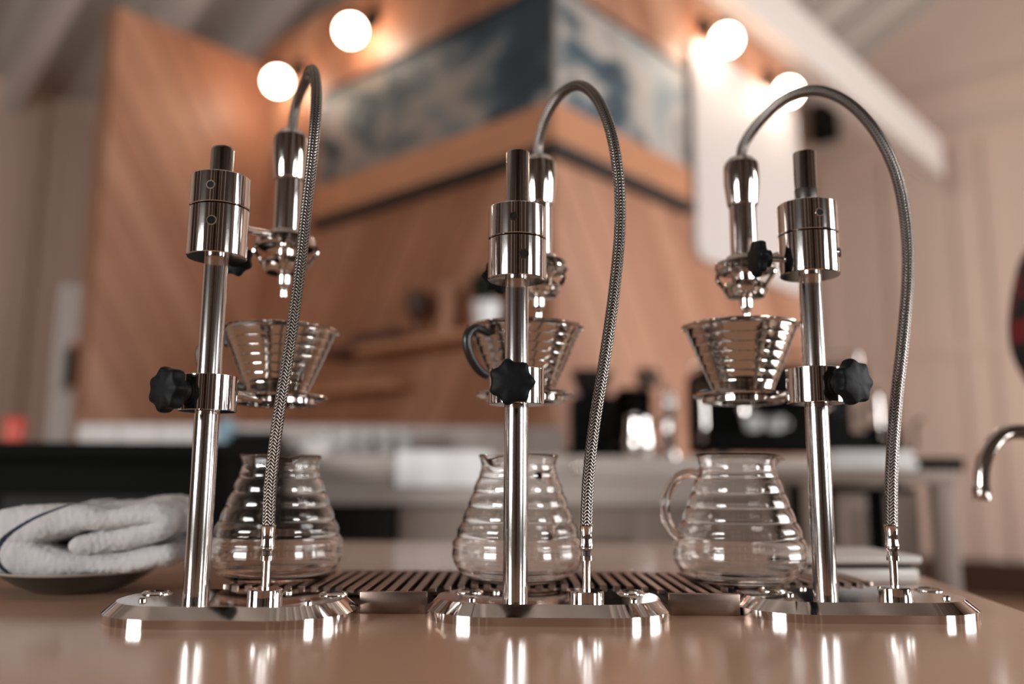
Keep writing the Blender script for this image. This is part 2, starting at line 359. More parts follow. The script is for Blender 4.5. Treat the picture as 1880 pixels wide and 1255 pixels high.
def canvas(name, d, n, length, m):
    ax = (CORNER - n * 0.0, d, -n)
    return obj(name, box(-0.035 if d == E1 else -0.035, length, 0.0, 0.035, 2.55, 3.07, 0.004, ax=ax), m, PT, sharp=30)
canvas('left_canvas', E1, E2, 1.62, 'paintL'); canvas('right_canvas', E2, E1, 1.02, 'paintR')
obj('edge_frame', box(-.05, 1.64, 0.0, 0.045, 3.07, 3.085, ax=(CORNER, E1, -E2)), 'gap', PT, smooth=False)
obj('edge_frame', box(-.05, 1.04, 0.0, 0.045, 3.07, 3.085, ax=(CORNER, E2, -E1)), 'gap', PT, smooth=False)
obj('edge_frame', box(1.02, 1.035, 0.0, 0.045, 2.55, 3.07, ax=(CORNER, E2, -E1)), 'gap', PT, smooth=False)
# menu board with rounded corners on the right face
def rface(a, z, out): return CORNER + E2 * a - E1 * out + UP * z
mb0, mb1 = 1.10, 2.36
rr = [(q.x, q.y) for q in rrect(mb0, mb1, 2.12, 3.30, 0.07, 0)]
tag(obj('menu_board', loft([[rface(a, z, 0.006) for a, z in rr], [rface(a, z, 0.03) for a, z in rr]]), 'board', loc=rface(1.7, 2.12, 0), smooth=False),
    'tall white rounded menu board on the cedar wall beside the painting', 'menu board')
# globe sconces
def sconce(facepoint, n, label):
    t = thing('globe_sconce', label, 'lamp', facepoint, 'globe lamps on the cedar wall')
    obj('canopy', lathe([(0.0, 0.0), (0.062, 0.0), (0.062, 0.018), (0.05, 0.028), (0.0, 0.028)], facepoint, n, 24, cap=False), 'blackmetal', t)
    p = [facepoint + n * 0.02, facepoint + n * 0.09, facepoint + n * 0.13 - UP * 0.008, facepoint + n * 0.14 - UP * 0.03]
    obj('arm', tube(smooth_path(p, 6), 0.009, 10), 'blackmetal', t)
    obj('socket', lathe([(0.0, 0.0), (0.024, 0.0), (0.024, -0.04), (0.0, -0.04)], facepoint + n * 0.14 - UP * 0.02, UP, 20, cap=False), 'blackmetal', t)
    obj('globe', ball(facepoint + n * 0.14 - UP * 0.115, 0.066), 'bulb', t)
LN = CORNER + E2 * -0.004
def at_face(x, y, side):
    n, c = (E2, V0) if side == 'L' else (E1, U0)
    p = PP(x, y, n, c - 0.14); return p + n * 0.14 + UP * 0.115 - n * 0.004
sconce(at_face(645, 57, 'L'), -E2, 'glowing globe wall lamp above the darker half of the painting')
sconce(at_face(511, 150, 'L'), -E2, 'glowing globe wall lamp next to the wing wall, off the end of the painting')
sconce(at_face(1333, 74, 'R'), -E1, 'glowing globe wall lamp between the pale end of the painting and the menu board')
sconce(at_face(1447, 169, 'R'), -E1, 'glowing globe wall lamp over the far edge of the menu board')
# white beam over the right face, ceiling beams, dark speaker
obj_b = struct(obj('trim_1', box(1.2, 5.2, -0.06, 0.10, TOP + 0.03, TOP + 0.36, ax=(CORNER, E2, -E1)), 'beam', smooth=False))
for k in range(19):
    v = RV0 + 0.5 + k * 0.62
    struct(obj('trim_%d' % (k + 2), slope_box(RU0, RU1, v, v + (.16 if k % 2 else .10), -.24, 0.0), 'beam', smooth=False))
SPK = PP(1513, 225, E2, RV1 - 0.12)
sp_ = thing('wall_speaker', 'small dark speaker high on the pale wall below the white beam', 'speaker', SPK)
obj('cabinet', box(-.13, .13, -.1, .12, SPK.z - .2, SPK.z + .2, .02, ax=(Vector((SPK.x, SPK.y, 0)), E1, E2)), 'blackmetal', sp_)
obj('grille', box(-.11, .11, -.112, -.1, SPK.z - .17, SPK.z + .17, .005, ax=(Vector((SPK.x, SPK.y, 0)), E1, E2)), 'darkcab', sp_)
# right wall: rails and board panels
for k, (pa, th) in enumerate([((1600, 203), .10), ((1500, 303), .12), ((1700, 640), .08)]):
    z = PP(*pa, E2, RV1).z
    obj('rail', box(RU0, RU1, RV1 - .05, RV1, z - th, z + th * 0.2, ax=(Vector(), E1, E2)), 'wall', wr, smooth=False)
for px in (1530, 1660, 1790, 1850):
    u = E1.dot(PP(px, 700, E2, RV1)); obj('batten', box(u - .07, u + .07, RV1 - .016, RV1, 0.33, PP(1500, 303, E2, RV1).z - .12, ax=(Vector(), E1, E2)), 'wall', wr, smooth=False)
struct(obj('baseboard_right', box(RU0, RU1, RV1 - .06, RV1, 0, 0.32, ax=(Vector(), E1, E2)), M['brown'], smooth=False))
# left wall trim next to the wing
for px in (40, 150):
    v = E2.dot(PP(px, 400, E1, RU1)); obj('batten', box(RU1 - .04, RU1, v - .08, v + .08, 0.1, CEIL, ax=(Vector(), E1, E2)), 'wall', wl, smooth=False)

# =================================================================== COUNTER
pa, pb = PZ(1740, 1072, CT), PZ(1880, 1121, CT)
sl = (pa.x - pb.x) / (pa.y - pb.y); ex = lambda y: pb.x + sl * (y - pb.y)
YB = PZ(940, 995, CT).y; YF = 0.16
top = [Vector((-1.5, YF, CT - .04)), Vector((ex(YF), YF, CT - .04)), Vector((ex(YB), YB, CT - .04)), Vector((-1.5, YB, CT - .04))]
CB = thing('bar_counter', 'long polished beige counter carrying the pour-over taps', 'counter', (-0.4, 0.9, 0))
bm = prism(top, UP * 0.04); bmesh.ops.bevel(bm, geom=bm.edges[:], offset=0.003, segments=2, affect='EDGES')
obj('worktop', bm, 'counter', CB)
obj('base', prism([Vector((-1.46, YF + .06, 0)), Vector((ex(YF) - .04, YF + .06, 0)), Vector((ex(YB) - .04, YB - .05, 0)), Vector((-1.46, YB - .05, 0))], UP * (CT - .04)), 'countbase', CB, smooth=False)

# =================================================================== DRIP TRAY
TZ = CT + 0.0185
PLATES = [(-0.339, -0.131, 0.697, 0.829, .060), (-0.0742, 0.140, 0.722, 0.850, .060), (0.2005, 0.415, 0.746, 0.884, .060)]
ty0 = 0.786; ty1 = PZ(940, 1047, TZ).y
tx0 = PZ(388, 1080, TZ).x; tx1 = PZ(1640, 1078, TZ).x
def plate_back(x):
    for xa, xb, yf, yb, r in PLATES:
        if xa - .004 < x < xb + .004:
            e = max(0, xa + r - x, x - (xb - r)); e = min(e, r)
            return yb - r + math.sqrt(max(0, r * r - e * e)) - .0070
    return ty0
TR = thing('drip_tray', 'long slatted steel drip tray under the glass servers', 'drip tray', ((tx0 + tx1) / 2, (ty0 + ty1) / 2, CT))
for xa, xb in ((PLATES[0][1], PLATES[1][0]), (PLATES[1][1], PLATES[2][0])):
    obj('front_rail', box(xa - .0012, xb + .0012, ty0, ty0 + .006, CT, TZ, .0008), 'traysteel', TR)
obj('back_rail', box(tx0, tx1, ty1 - .008, ty1, CT, TZ, .0008), 'traysteel', TR)
obj('end_rail', box(tx0, tx0 + .006, PLATES[0][3] + .004, ty1 - .008, CT, TZ, .0008), 'traysteel', TR)
obj('end_rail', box(tx1 - .006, tx1, PLATES[2][3] + .004, ty1 - .008, CT, TZ, .0008), 'traysteel', TR)
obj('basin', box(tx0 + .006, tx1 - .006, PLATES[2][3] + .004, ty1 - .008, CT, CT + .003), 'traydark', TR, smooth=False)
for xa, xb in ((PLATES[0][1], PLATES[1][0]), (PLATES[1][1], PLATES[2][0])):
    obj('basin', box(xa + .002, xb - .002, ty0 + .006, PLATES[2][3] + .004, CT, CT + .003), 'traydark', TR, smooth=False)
pitch = 0.0122; n = int((tx1 - tx0 - .012) / pitch)
for i in range(n):
    x = tx0 + .008 + (i + .5) * pitch
    y0 = max(plate_back(x - .0034), plate_back(x + .0034), ty0 + .004)
    obj('slat', box(x - .0034, x + .0034, y0, ty1 - .006, TZ - .0038, TZ + .0004, .0007, seg=1), 'traysteel', TR)

# =================================================================== POUR-OVER TAPS
ZT = CT + 0.016
def knob(c, axis, R, h, parent, hub=True, name='knob'):
    x, y, a = frame_from(axis); c = Vector(c); lobes = 7; seg = 84; loops = []
    for s, z in ((0.80, 0), (0.96, .10), (1.0, .35), (1.0, .65), (0.95, .88), (0.86, .98), (0.3, 1.0)):
        lp = []
        for i in range(seg):
            t = 2 * math.pi * i / seg; rr = R * s * (1 + (0.085 if s > .5 else 0) * (2 * (0.5 + 0.5 * math.cos(lobes * t)) ** 1.3 - .75))
            lp.append(c + (x * math.cos(t) + y * math.sin(t)) * rr + a * (z * h))
        loops.append(lp)
    k = obj(name, loft(loops), 'black', parent, sharp=50)
    if hub: obj('hub', lathe([(R * .55, 0.001), (R * .5, -h * .75), (R * .42, -h * .8)], c, axis, 32), 'black', k)
    return k
STN = [
 dict(lab='left', pole=(359, 1104), plate=(202, 663), clamp=(690, 755), collar=(328, 385, 474), top=270, post=487, caps=[(288, 1089), (612, 1091)],
      screws=[(262, 1102), (566, 1107), (530, 1088)], kd=(-.52, -.85), k2=(.02, 1.0), bell=(535, 243, 521, 545),
      hose=[(489, 968), (497, 880), (512, 760), (531, 640), (550, 500), (563, 380), (574, 280), (580, 205), (580, 152), (574, 128), (563, 146), (551, 190), (543, 248)],
      arm=(.0, .0), group='pour-over tap beside the folded towel with its hose looping steeply over its post'),
 dict(lab='mid', pole=(946, 1107), plate=(790, 1226), clamp=(678, 743), collar=(384, 442, 515), top=280, post=1077, caps=[(862, 1086), (1158, 1088)],
      screws=[(866, 1101), (911, 1088), (1163, 1103)], kd=(-.10, -1.0), k2=(-.35, .93), bell=(993, 290, 985, 586),
      hose=[(1077, 968), (1080, 880), (1091, 780), (1110, 660), (1127, 540), (1138, 420), (1136, 330), (1122, 245), (1097, 183), (1065, 157), (1031, 171), (1003, 215), (989, 262), (983, 296)],
      group='pour-over tap standing between the other two with its star knob facing straight out'),
 dict(lab='right', pole=(1516, 1099), plate=(1340, 1795), clamp=(677, 741), collar=(378, 434, 507), top=281, post=1643, caps=[(1417, 1084), (1704, 1083)],
      screws=[(1450, 1092), (1473, 1081), (1737, 1098)], kd=(.48, -.88), k2=(-1.0, -.12), bell=(1360, 292, 1371, 587),
      hose=[(1637, 968), (1637, 860), (1645, 740), (1658, 620), (1667, 500), (1662, 400), (1643, 312), (1605, 238), (1555, 187), (1500, 166), (1445, 179), (1396, 222), (1369, 265), (1360, 296)],
      group='pour-over tap near the white scale with the widest hose arc'),
]
YD = 0.5 * (ty0 + ty1) - 0.004             # depth of the servers and spouts
PR = 0.0104
HOLD = []
for si, S in enumerate(STN):
    foot = PZ(*S['pole'], ZT); foot.x *= (foot.y + PR) / foot.y; foot.y += PR; k = foot.y / 0.74
    xa, xb, yf, yb, rc = PLATES[si]
    R = thing('pour_over_tap', 'polished steel ' + S['group'], 'coffee tap', ((xa + xb) / 2, (yf + yb) / 2, CT))
    bv = .0105
    pl = obj('base_plate', loft([rrect(xa, xb, yf, yb, rc, CT, 20), rrect(xa, xb, yf, yb, rc, CT + .0070, 20), rrect(xa + bv, xb - bv, yf + bv, yb - bv, rc - bv, ZT, 20)]), 'chrome', R, sharp=20)
    # post
    pp = lambda px, py: PY(px, py, foot.y)
    ztop = pp(S['pole'][0], S['top']).z
    rt = .004 if si == 0 else .0012
    obj('post', lathe([(PR, ZT), (PR, ztop - rt), (PR - rt * .3, ztop - rt * .3), (PR - rt, ztop), (0.0005, ztop)], (foot.x, foot.y, 0), seg=48), 'steel', R)
    if si == 2:
        zc = pp(1477, 375).z; obj('worn_thread', lathe([(PR + .0002, zc - .002), (PR + .0003, zc), (PR + .0003, zc + .0135), (PR, zc + .014)], (foot.x, foot.y, 0), seg=48), 'wornsteel', R)
    # collar of two rings
    z2, z1, z0 = [pp(S['pole'][0], v).z for v in S['collar']]; RC = 0.0256 * k
    for nm, a, b, holes in (('lower_collar', z0, z1 - .0004, 'lo'), ('upper_collar', z1 + .0004, z2, 'up')):
        ring = obj(nm, lathe([(PR, a), (RC - .0008, a), (RC, a + .0008), (RC, b - .0008), (RC - .0008, b), (PR, b)], (foot.x, foot.y, 0), seg=64, cap=False), 'chrome', R, sharp=25)
        if holes == 'up': hd = {0: (.0, -1), 1: (-.13, -1), 2: (.07, -1)}[si]
        else: hd = {0: (.1, -1), 1: (.22, -1), 2: (.83, -.56)}[si]
        hd = Vector((*hd, 0)).normalized(); hz = a + (b - a) * (.62 if holes == 'lo' and si == 0 else .5)
        c = Vector((foot.x, foot.y, hz)) + hd * RC
        rh = .0045 if holes == 'lo' else .0040
        obj('set_screw', lathe([(rh, -.004), (rh, .0006), (rh * .75, .0006), (rh * .72, -.0010)], c, hd, 20, cap=False), 'chrome', ring)
        obj('screw_socket', lathe([(rh * .74, -.003), (rh * .74, .0001), (.0001, .0001)], c, hd, 20, cap=False), 'hole', ring)
    # clamp and star knob
    c1, c0 = pp(S['pole'][0], S['clamp'][0]).z, pp(S['pole'][0], S['clamp'][1]).z; RK = 0.0240 * k
    obj('clamp', lathe([(PR, c0), (RK - .0006, c0), (RK, c0 + .0006), (RK, c1 - .0006), (RK - .0006, c1), (PR, c1)], (foot.x, foot.y, 0), seg=64, cap=False), 'chrome', R, sharp=25)
    kd = Vector((*S['kd'], 0)).normalized(); zc = (c0 + c1) / 2
    knob(Vector((foot.x, foot.y, zc)) + kd * (RK + .010), kd, .0176 * k, .013, R)
    k2 = Vector((*S['k2'], 0)).normalized(); zk = z0 + .40 * (z1 - z0) - (.006 if si == 0 else 0)
    base = Vector((foot.x, foot.y, zk)) + k2 * RC
    obj('screw_shank', lathe([(.0030, -.002), (.0030, .014)], base, k2, 16), 'steel', R)
    knob(base + k2 * .0185, k2, .0150 * k, .009, R, name='collar_knob')
    # hose post, ferrule, puck
    hx, hy = PY(S['post'], 1085, foot.y + .001).x, foot.y + .001
    obj('puck', lathe([(0.0145, ZT), (0.0145, ZT + .0085), (0.0137, ZT + .0095), (.0001, ZT + .0095)], (hx, hy, 0), seg=48), 'chrome', R, sharp=25)
    zf = lambda v: PY(S['post'], v, hy).z
    obj('hose_stem', lathe([(.0036, ZT + .009), (.0036, zf(1024))], (hx, hy, 0), seg=24), 'chrome', R)
    fz = zf(1028); H = zf(963) - fz
    obj('ferrule', lathe([(.003, fz), (.0056, fz), (.0056, fz + H * .13), (.0044, fz + H * .14), (.0042, fz + H * .26), (.0060, fz + H * .34), (.0062, fz + H * .42), (.0055, fz + H * .50), (.0053, fz + H * .75), (.0060, fz + H * .93), (.0063, fz + H * .97), (.0060, fz + H), (.003, fz + H)], (hx, hy, 0), seg=32, cap=False), 'chrome', R, sharp=28)
    # caps and screws on the plate
    for cx_, cy_ in S['caps']:
        c = PZ(cx_, cy_, ZT)
        cp = obj('plate_cap', lathe([(.0132, ZT - .001), (.0130, ZT + .0006), (.0112, ZT + .0020), (.0100, ZT + .0020), (.0096, ZT + .0012), (.0001, ZT + .0012)], (c.x, c.y, 0), seg=40), 'chrome', R, sharp=20)
    for cx_, cy_ in S['screws']:
        c = PZ(cx_, cy_, ZT); obj('plate_screw', lathe([(.0034, ZT), (.0034, ZT + .0012), (.0024, ZT + .0026), (.0001, ZT + .0030)], (c.x, c.y, 0), seg=20), 'chrome', R)
    # spout: cap, taper, tube, basket and nozzle
    bx0, bt, bx1, bb = S['bell']; yb_ = YD - .01
    zt_, zb_ = PY(bx0, bt, yb_).z, PY(bx1, bb, yb_).z; sx = 0.5 * (PY(bx0, bt, yb_).x + PY(bx1, bb, yb_).x); Hs = zt_ - zb_
    z = lambda f: zt_ - f * Hs
    q = 1.06
    ax_ = (sx, yb_, 0)
    obj('spout_cap', lathe([(.0001, z(0)), (.0120 * q, z(0)), (.0165 * q, z(.035)), (.0170 * q, z(.06)), (.0170 * q, z(.155)), (.0146 * q, z(.293)), (.0138 * q, z(.300)), (.010, z(.300))], ax_, seg=48), 'chrome', R, sharp=28)
    obj('spout_tube', lathe([(.0128 * q, z(.295)), (.0128 * q, z(.62))], ax_, seg=48), 'chrome', R)
    sf = obj('spout_flange', lathe([(.012, z(.615)), (.0165 * q, z(.615)), (.019 * q, z(.640)), (.0275 * q, z(.655)), (.0285 * q, z(.668)), (.0285 * q, z(.700)), (.0265 * q, z(.712)), (.014, z(.705)), (.012, z(.70))], ax_, seg=56), 'chrome', R, sharp=28)
    obj('lower_ring', lathe([(.004, z(.765)), (.0150 * q, z(.768)), (.0205 * q, z(.790)), (.0215 * q, z(.805)), (.0205 * q, z(.835)), (.0175 * q, z(.862)), (.0060, z(.868)), (.004, z(.86))], ax_, seg=56), 'chrome', R, sharp=28)
    obj('inner_stem', lathe([(.0095, z(.70)), (.0085, z(.78))], ax_, seg=32), 'chrome', R)
    for a in range(4):
        t = math.radians(10 + 90 * a + 20 * si); dv = Vector((math.cos(t), math.sin(t), 0)); o_ = Vector(ax_)
        pth = smooth_path([o_ + dv * .0275 * q + UP * z(.69), o_ + dv * .0290 * q + UP * z(.735), o_ + dv * .0250 * q + UP * z(.77), o_ + dv * .0205 * q + UP * z(.815)], 5)
        obj('basket_leg', tube(pth, .0024, 10), 'chrome', R)
    obj('nozzle', lathe([(.0060 * q, z(.862)), (.0060 * q, z(.925)), (.0040, z(.945)), (.0033, z(.965)), (.0034, z(1.0)), (.0020, z(1.0)), (.002, z(.98))], ax_, seg=28), 'chrome', R, sharp=28)
    # side arm from the lower collar to the flange
    s_dir = (Vector((sx, yb_, 0)) - Vector((foot.x, foot.y, 0))).normalized(); A0 = Vector((foot.x, foot.y, z1 - .009)) + s_dir * (RC - .003); A1 = Vector((sx, yb_, z(.668))) - s_dir * .022
    obj('side_arm', tube([A0, (A0 + A1) / 2, A1], .0034, 14), 'steel', R)
    # hose
    hp = S['hose']; n = len(hp); top_i = min(range(n), key=lambda i: hp[i][1]); pts = []
    for i, (hx_, hy_) in enumerate(hp):
        if i <= top_i - 3: Y = hy
        else: tt = (i - (top_i - 3)) / (n - 1 - (top_i - 3)); tt = tt * tt * (3 - 2 * tt); Y = hy + (yb_ - hy) * tt
        pts.append(PY(hx_, hy_, Y))
    pts[0] = Vector((hx, hy, fz + H * .9)); pts[-1] = Vector((sx, yb_, z(.01)))
    pts[-2] = Vector((0.5 * (pts[-2].x + sx + (pts[-2].x - sx) * .2), pts[-2].y, pts[-2].z))
    obj('braided_hose', tube(smooth_path(pts, 14), .0051 * k, 32, uv=True), 'braid', R, sharp=80)
    S['R'] = R; S['foot'] = foot; S['z'] = (c0, c1); S['RK'] = RK
    HOLD.append((R, foot, c0, c1, RK))

# =================================================================== DRIPPERS on the holder rings
DRP = [dict(px=(512, 607, 727), hd=(-1, .12), lab='stepped steel cone dripper in the tap beside the folded towel'),
       dict(px=(964, 602, 722), hd=(-.66, -.75), lab='stepped steel cone dripper with black handle showing behind the tap with the forward-facing star knob'),
       dict(px=(1362, 600, 724), hd=(.35, .94), lab='stepped steel cone dripper in the tap near the white scale')]
for D, (R, foot, c0, c1, RK) in zip(DRP, HOLD):
    x_, yr, yb0 = D['px']; top_ = PY(x_, yr, YD); bot = PY(x_, yb0, YD); cx = (top_.x + bot.x) / 2; zr, zb = top_.z, bot.z; zc = zb - .0030
    # holder ring and arm belong to the tap
    ringz = zb - .0052
    obj('holder_ring', lathe([(.030, ringz - .0035), (.0395, ringz - .0035), (.0400, ringz - .003), (.0400, ringz + .0012), (.030, ringz + .0012)], (cx, YD, 0), seg=56, wrap=True), 'chrome', R, sharp=28)
    hv = (Vector((cx, YD, 0)) - Vector((foot.x, foot.y, 0))); hv.normalize()
    zz = ringz - .0012; a0 = Vector((foot.x, foot.y, zz)) + hv * (RK - .002); a1 = Vector((cx, YD, zz)) - hv * .036
    obj('holder_arm', tube([a0, (a0 + a1) / 2, a1], .0036, 14), 'steel', R)
    t = thing('coffee_dripper', D['lab'], 'dripper', (cx, YD, ringz + .0012))
    Hc = zr - zb; prof = []
    rb, rtp = .0300, .0565
    ns = 7
    outer = [(.0300, zb - .0038), (.0490, zb - .0026), (.0498, zb - .0012), (.0490, zb + .0002), (.0335, zb + .0010), (.0312, zb + .003)]
    for i in range(ns):
        f0, f1 = i / ns, (i + 1) / ns
        ra, rb2 = rb + (rtp - rb) * f0, rb + (rtp - rb) * f1
        za, zb2 = zb + .004 + (Hc - .006) * f0, zb + .004 + (Hc - .006) * f1
        outer += [(ra + .0006, za + .0004), (ra + (rb2 - ra) * .80 + .0002, za + (zb2 - za) * .80), (rb2 - .0006, zb2 - .0012)]
    outer += [(rtp + .0012, zr - .0016), (rtp + .0030, zr - .0008), (rtp + .0032, zr + .0004), (rtp + .0016, zr + .001), (rtp - .0006, zr - .0006)]
    inner = [(r - .0022, h) for r, h in outer[6:-5]][::-1]
    prof = outer + inner + [(.024, zb + .003), (.024, zb - .0038)]
    obj('cone', lathe(prof, (cx, YD, 0), seg=72, wrap=True), 'dripsteel', t, sharp=22)
    hd = Vector((*D['hd'], 0)).normalized(); C0 = Vector((cx, YD, 0))
    pth = smooth_path([C0 + hd * .0545 + UP * (zr - .012), C0 + hd * .0740 + UP * (zr - .010), C0 + hd * .0850 + UP * (zr - .020), C0 + hd * .0810 + UP * (zr - .037), C0 + hd * .0660 + UP * (zr - .051), C0 + hd * .0480 + UP * (zb + .012), C0 + hd * .034 + UP * (zb + .009)], 6)
    obj('handle', tube(pth, .0044, 14), 'rubber', t)

# =================================================================== GLASS SERVERS
SRV = [dict(px=508, sp=-68, base=1077, lab='ribbed clear glass coffee server on the tray end near the folded towel'),
       dict(px=951, sp=-125, base=1077, lab='ribbed clear glass coffee server standing in the middle of the drip tray'),
       dict(px=1357, sp=8, base=1076, lab='ribbed clear glass coffee server with its loop handle showing in profile')]
for D in SRV:
    P0 = PY(D['px'], 1000, YD); zt = PY(D['px'], 836, YD).z; zb = TZ + .0006; H = zt - zb; c = (P0.x, YD, 0)
    ctrl = [(0.0, .0440), (.03, .0510), (.08, .0580), (.14, .0628), (.20, .0652), (.28, .0640), (.40, .0590), (.55, .0520), (.70, .0452), (.80, .0408), (.87, .0378), (.92, .0372), (.97, .0385), (1.0, .0402)]
    def rad(f):
        for (a, ra), (b, rb) in zip(ctrl, ctrl[1:]):
            if a <= f <= b: t = (f - a) / (b - a); t = t * t * (3 - 2 * t) * .4 + t * .6; r = ra + (rb - ra) * t; break
        if .24 < f < .88:
            ph = (f - .24) / (.64 / 5.5); r += 0.0016 * (abs(math.sin(math.pi * ph)) - .35) * min(1, (f - .24) / .05) * min(1, (.88 - f) / .04)
        return r
    N = 90; outer = [(rad(i / N), zb + H * i / N) for i in range(N + 1)]
    inner = [(max(r - .0022, .001), max(h, zb + .004)) for r, h in outer if h > zb + .004][::-1]
    prof = [(.0005, zb + .0012), (.036, zb + .0012), (.041, zb)] + outer + [(outer[-1][0] - .001, zt + .0008)] + inner + [(.040, zb + .0045), (.0005, zb + .0045)]
    sa = math.radians(D['sp'])
    def spout(r, h, t, zt=zt, H=H, sa=sa):
        f = (h - (zt - H * .16)) / (H * .16)
        if f <= 0: return r, h
        d = (t - sa + math.pi) % (2 * math.pi) - math.pi
        wv = math.exp(-(d / .26) ** 2); g = f * f
        side = math.exp(-((abs(d) - .62) / .25) ** 2)
        return r + .0105 * wv * g - .0016 * side * g, h - .0045 * wv * g
    # frame_from(z): t=0 is +X rotated; use world angle directly
    x, y, a = frame_from((0, 0, 1)); off = math.atan2(x.y, x.x)
    t = thing('glass_server', D['lab'], 'coffee server', (P0.x, YD, zb), None)
    bm = lathe(prof, c, seg=96, cap=True, fn=lambda r, h, tt: spout(r, h, tt + off))
    obj('body', bm, 'glass', t, sharp=60)
    hd = Vector((math.cos(sa + math.pi), math.sin(sa + math.pi), 0)); C0 = Vector(c)
    pth = smooth_path([C0 + hd * .0390 + UP * (zb + H * .835), C0 + hd * .0500 + UP * (zb + H * .855), C0 + hd * .0640 + UP * (zb + H * .80), C0 + hd * .0735 + UP * (zb + H * .66), C0 + hd * .0745 + UP * (zb + H * .52), C0 + hd * .0690 + UP * (zb + H * .42), C0 + hd * .0620 + UP * (zb + H * .36), C0 + hd * .0590 + UP * (zb + H * .33)], 6)
    obj('handle', tube(pth, .0048, 16), 'glass', t, sharp=60)

# =================================================================== DISH AND TOWEL
DC = PZ(150, 1073, CT); DY = 0.93
dcx = PY(143, 1048, DY).x; DR = 0.5 * (PY(282, 1046, DY).x - PY(4, 1046, DY).x)
zrim = CT + .0225
d = thing('ceramic_dish', 'shallow dark dish with pale rim under the folded towel', 'dish', (dcx, DY, CT))
obj('bowl', lathe([(.0001, CT), (DR * .48, CT), (DR * .52, CT + .001), (DR * .72, CT + .008), (DR * .93, CT + .0185), (DR * .985, zrim - .001), (DR * .96, zrim - .0015), (DR * .7, CT + .012), (DR * .5, CT + .006), (.0001, CT + .005)], (dcx, DY, 0), seg=64), 'ceramic', d)
obj('rim', lathe([(DR * .955, zrim - .0014), (DR * .985, zrim - .0014), (DR, zrim), (DR * .99, zrim + .0012), (DR * .965, zrim + .0008)], (dcx, DY, 0), seg=64, wrap=True), 'ceramicrim', d)
tp = [(322, 1019), (280, 1023), (230, 1027), (180, 1031), (120, 1034), (60, 1030), (10, 1020), (-14, 1004), (0, 985), (50, 972), (105, 958), (160, 950), (215, 950), (265, 945), (298, 945), (314, 955), (306, 970), (270, 980), (225, 988), (190, 994), (160, 998)]
tw_ = [.0112, .0112, .0112, .0114, .0150, .0215, .0200, .0170, .0190, .0215, .0170, .0122, .0112, .0112, .0112, .0115, .0118, .0118, .0118, .0115, .0105]
YT0, YT1 = 0.872, 0.992
cen = smooth_path([PY(px + 2, py - 6, YT0 + .03) for px, py in tp], 6)
hw = [tw_[min(i // 6, 20)] * (1 - (i % 6) / 6) + tw_[min(i // 6 + 1, 20)] * ((i % 6) / 6) for i in range(len(cen))]
L = [0.0]
for i in range(1, len(cen)): L.append(L[-1] + (cen[i] - cen[i - 1]).length)
def towel_mesh():
    bm = bmesh.new(); ul = bm.loops.layers.uv.new('UVMap'); NY = 22; n = len(cen)
    T = [(cen[min(i + 1, n - 1)] - cen[max(i - 1, 0)]).normalized() for i in range(n)]
    NR = [Vector((-t.z, 0, t.x)) for t in T]
    loop = [(i, 1, 0) for i in range(n)] + [(n - 1, 1, a) for a in (60, 90, 120)] + [(i, -1, 0) for i in range(n - 1, -1, -1)] + [(0, -1, a) for a in (60, 90, 120)]
    rows = []
    for j in range(NY + 1):
        fy = j / NY; y = YT0 + (YT1 - YT0) * fy; row = []
        shr = 1 - 0.55 * max(0, 1 - min(fy, 1 - fy) / .10) ** 2
        for i, s, a in loop:
            p = cen[i]; t = T[i] * (1 if s > 0 else -1)
            if a: q = p + NR[i] * s * hw[i] * shr * math.cos(math.radians(a)) + t * hw[i] * shr * math.sin(math.radians(a))
            else: q = p + NR[i] * s * hw[i] * shr
            w_ = noise.noise(Vector((q.x * 26, y * 20, q.z * 30 + s))) * .0035 + noise.noise(Vector((q.x * 70, y * 70, q.z * 70))) * .0012
            # the whole bundle slants a little with depth
            v = bm.verts.new((q.x + NR[i].x * s * w_ + .012 * math.sin(fy * 2.2 + L[i] * 6) * .3, y + .006 * noise.noise(Vector((q.x * 30, 3.1, q.z * 30))), q.z + NR[i].z * s * w_ + .004 * math.sin(fy * 3 + q.x * 20)))
            row.append((v, L[i] / L[-1]))
        rows.append(row)
    m_ = len(loop)
    for j in range(NY):
        for i in range(m_):
            k_ = (i + 1) % m_; f = bm.faces.new((rows[j][i][0], rows[j][k_][0], rows[j + 1][k_][0], rows[j + 1][i][0]))
            for lp, (uu, vv) in zip(f.loops, ((rows[j][i][1], j / NY), (rows[j][k_][1], j / NY), (rows[j + 1][k_][1], (j + 1) / NY), (rows[j + 1][i][1], (j + 1) / NY))): lp[ul].uv = (uu, vv)
    for row in (rows[0], rows[-1]):
        # close the ends with a strip of quads between the two sides of the ribbon
        top_v = [r[0] for r in row[:n]]; bot_v = [r[0] for r in row[n + 3:n + 3 + n]][::-1]
        for i in range(n - 1):
            f = bm.faces.new((top_v[i], top_v[i + 1], bot_v[i + 1], bot_v[i]))
            for lp, uu in zip(f.loops, (L[i], L[i + 1], L[i + 1], L[i])): lp[ul].uv = (uu / L[-1], 0)
        e1_ = [r[0] for r in row[n:n + 3]]; bm.faces.new([top_v[-1]] + e1_ + [bot_v[-1]])
        e0_ = [r[0] for r in row[n + 3 + n:]]; bm.faces.new([bot_v[0]] + e0_ + [top_v[0]])
    return bm
tow = obj('folded_towel', towel_mesh(), 'towel', loc=(dcx, DY, CT + .02), sharp=80)
sub = tow.modifiers.new('soft', 'SUBSURF'); sub.levels = 2; sub.render_levels = 2
fz_ = bpy.data.textures.new('terry_loops', 'CLOUDS'); fz_.noise_scale = 0.0045; fz_.noise_depth = 1
dsp = tow.modifiers.new('loops', 'DISPLACE'); dsp.texture = fz_; dsp.strength = 0.0022; dsp.mid_level = 0.5; dsp.texture_coords = 'LOCAL'
